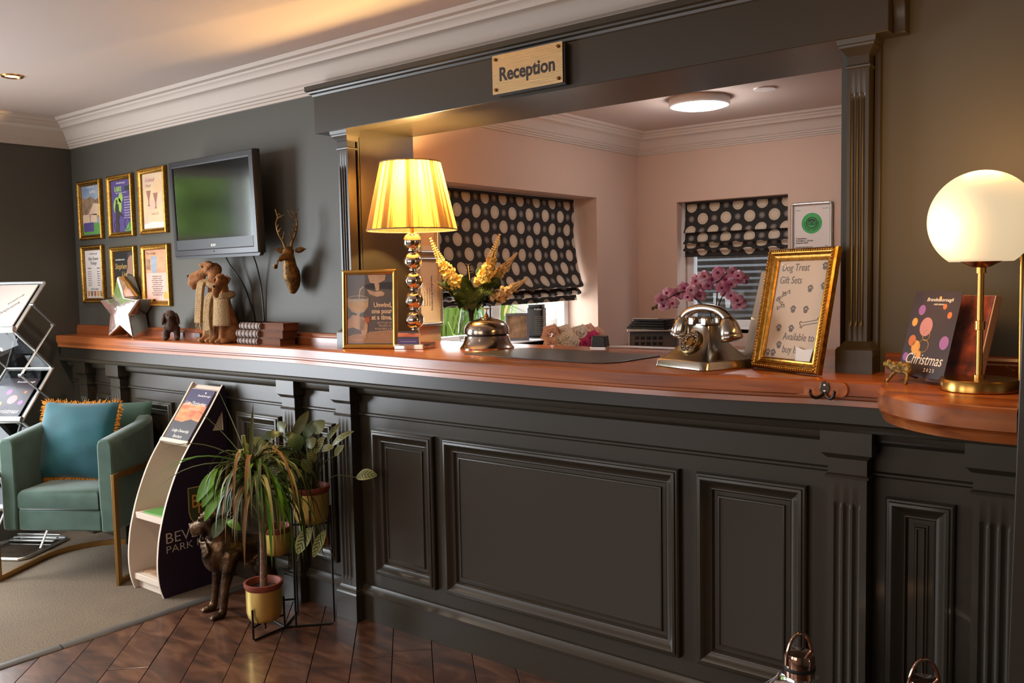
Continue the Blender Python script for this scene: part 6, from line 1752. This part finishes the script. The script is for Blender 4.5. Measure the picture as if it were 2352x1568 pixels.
# --- prayer plant in the high pot
d3 = thing('potted_prayer_plant', 'prayer plant with striped oval leaves in the highest gold pot', 'potted plant', tuple(C3+Vector((0, 0, .4195))))
pot(d3, .4195, .555, .0675)
def D3(r, z, d=0): return LAT*r+AWY*d+Vector((0, 0, z-.4195))
def oval(parent, stem, base, tip, w, mat, up=None, droop=.1):
    if stem: MB().tube(spl(stem+[base], 5), .0017, 5).build('stem', 'stem_green', parent, smooth=60)
    m = MB(); leaf_blade(m, base, tip, w, up or (-AWY*.8+Vector((0, 0, .7))).normalized(), droop, 9, True, .12)
    return m.build('leaf', mat, parent, smooth=70)
S0 = D3(0, .55)
STR, DK, OL = 'leaf_striped', 'leaf_dark', 'leaf_olive'
for r0, z0, r1, z1, w, mt_, dd, dt in (
    (.17, .605, .245, .622, .026, STR, -.03, -.04),
    (-.01, .425, -.065, .335, .026, STR, -.09, -.1), (.045, .41, -.005, .315, .019, STR, -.09, -.1),
    (.07, .74, .125, .815, .012, STR, .02, .03), (.085, .72, .17, .79, .013, STR, .0, .0), (.095, .685, .13, .735, .014, STR, -.01, -.02),
    (-.06, .745, .005, .865, .021, OL, .02, .05), (-.02, .755, .03, .835, .022, DK, -.02, -.03), (-.115, .79, -.085, .83, .026, OL, .0, -.03), (-.06, .785, -.045, .72, .032, DK, -.02, -.05),
    (-.11, .79, -.18, .775, .017, DK, -.02, -.04), (-.18, .775, -.2, .735, .008, OL, -.03, -.03), (-.12, .74, -.19, .7, .024, STR, -.02, -.05), (-.07, .72, -.15, .675, .028, OL, -.02, -.04),
    (.02, .78, .06, .835, .028, OL, -.03, -.05), (-.01, .73, .025, .765, .028, OL, -.03, -.05), (.02, .7, .055, .775, .016, STR, -.03, -.05), (.045, .71, .09, .73, .017, STR, -.03, -.05),
    (-.1, .68, -.145, .635, .02, STR, -.03, -.05), (-.035, .64, -.09, .615, .027, 'leaf_pale', -.04, -.06), (-.055, .66, -.09, .71, .026, DK, .02, .03), (.015, .66, -.005, .72, .02, STR, -.02, -.02), (-.075, .63, -.06, .68, .022, DK, -.02, -.03), (-.03, .68, .0, .63, .022, OL, -.02, -.05), (-.09, .75, -.05, .78, .025, OL, .01, .0)):
    dd -= max(0, r0-.05)*.45; dt -= max(0, r1-.05)*.5
    b0, t0 = D3(r0, z0, dd), D3(r1, z1, dt)
    oval(d3, [S0+LAT*r0*.25+AWY*RND.uniform(-.02, .03)-Vector((0, 0, .02)), S0*.5+b0*.5+Vector((0, 0, .03 if z0 > .5 else .06))+(-AWY*.05 if z0 < .5 else Vector())], b0, t0, w, mt_)
for r, z1 in ((-.06, .30), (.02, .29), (.05, .285)):
    MB().tube(spl([D3(r, .4, -.085), D3(r+.006, .34, -.09), D3(r+.03*(1 if r > 0 else -.2), z1, -.09)], 5), .0013, 5).build('dry_stem', 'stem_green', d3)
for k in range(18):
    a = RND.uniform(-1, 1); MB().tube(spl([S0+LAT*a*.03+AWY*RND.uniform(-.03, .03)-Vector((0, 0, .015)), S0+LAT*a*.05+Vector((0, 0, .08)), S0+LAT*a*.1+Vector((0, 0, RND.uniform(.12, .2)))+AWY*RND.uniform(-.03, .03)], 4), .0018, 5).build('stem', ('stem_green', 'stem_dark')[k % 2], d3)
m = MB()
for k in range(3): leaf_blade(m, D3(.035, .395, -.07), D3(.03+.012*k, .345, -.08), .008, droop=.1)
m.build('dead_leaf', 'bokeh_orange', d3, smooth=60)

# --- philodendron in the middle pot
d2p = thing('potted_philodendron', 'bright green arrow-leaved plant in the gold pot behind the dracaena', 'potted plant', tuple(C2+Vector((0, 0, .2525))))
pot(d2p, .2525, .36, .058)
def D2(r, z, d=0): return LAT*r+AWY*d+Vector((0, 0, z-.2525))
S2_ = D2(-.04, .35)
for r0, z0, r1, z1, w, mt_ in ((-.2, .64, -.3, .525, .034, 'leaf_bright'), (-.21, .60, -.28, .5, .03, 'leaf_bright'), (-.19, .56, -.275, .445, .03, 'leaf_bright'), (-.15, .655, -.135, .59, .026, 'leaf_bright'), (-.125, .67, -.11, .60, .024, 'leaf_olive'), (-.08, .75, .0, .68, .04, OL), (-.05, .72, -.03, .64, .035, 'leaf_bright'), (.0, .58, .085, .515, .045, 'leaf_dark'), (.02, .5, .09, .45, .03, 'leaf_dark'), (-.2, .43, -.245, .37, .034, 'leaf_dark'), (-.19, .42, -.14, .39, .026, 'leaf_bright'), (-.16, .5, -.22, .46, .028, 'leaf_dark'), (.01, .5, .04, .42, .03, 'leaf_pale')):
    b0, t0 = D2(r0, z0, -.03), D2(r1, z1, -.07)
    oval(d2p, [S2_, S2_.lerp(b0, .5)+Vector((0, 0, .07))], b0, t0, w*.72, mt_, droop=.12)

# ------------------------------------------------------------------ lanterns on the floor at the counter
def lantern(x, y, rz, lab, s_=1.0):
    t = thing('lantern', lab, 'lantern', (x, y, 0), rz, group=None)
    w = .078*s_; hb = .385*s_
    MB().box(-w-.012, w+.012, -w-.012, w+.012, .0, .02).build('base', 'chrome', t, bevel=.003)
    for sx in (-1, 1):
        for sy in (-1, 1): MB().box(sx*w-.007, sx*w+.007, sy*w-.007, sy*w+.007, .02, hb).build('post', 'chrome', t)
    for a in range(4):
        p = MB().box(-w+.007, w-.007, w-.002, w, .02, hb); p.tf(Matrix.Rotation(a*PI/2, 4, 'Z')); p.build('pane', 'glass', t)
    r = MB(); block_ = [(w+.014, hb), (w+.014, hb+.008), (w*.72, hb+.038), (w*.5, hb+.058), (w*.42, hb+.072)]
    loft(r, [(z, -q, q, -q, q, .004) for q, z in block_], 2); r.build('roof', 'chrome', t, smooth=30)
    MB().lathe([(.032*s_, hb+.068), (.034*s_, hb+.07), (.034*s_, hb+.115), (.031*s_, hb+.123), (.0, hb+.127)], 28).build('chimney', 'copper_chrome' if 'copper_chrome' in MATS else M('copper_chrome', (206, 170, 150), .1, 1), t)
    MB().lathe([(.0345*s_, hb+.085), (.0352*s_, hb+.086), (.0352*s_, hb+.093), (.0345*s_, hb+.094)], 28, cap=False).build('vent_band', 'shade_dark', t)
    P = [(0, .036*s_*cos(a)*.95, hb+.118+.045*s_+.05*s_*sin(a)) for a in [-PI*.5-.0+.55+(2*PI-1.1)*i/24 for i in range(25)]]
    P = [(0, .034*s_, hb+.095)]+[p for p in reversed(P)][::-1]+[(0, -.034*s_, hb+.095)] if 0 else P
    MB().tube([(0, -.036*s_, hb+.1)]+[(0, -.034*s_*cos(PI*i/18)*1.05, hb+.1+.068*s_*sin(PI*i/18)) for i in range(19)]+[(0, .036*s_, hb+.1)], .0042, 8).build('handle', 'copper_chrome', t, smooth=70)
    MB().lathe([(.03, .02), (.03, .15), (.0, .15)], 20).build('candle', 'paper_warm', t)
lantern(-.715, 1.93, -.55, 'chrome floor lantern with ring handle in front of the right counter panel')
lantern(-.456, 1.95, -.75, 'chrome floor lantern with ring handle at the bottom right, below the globe lamp shelf')
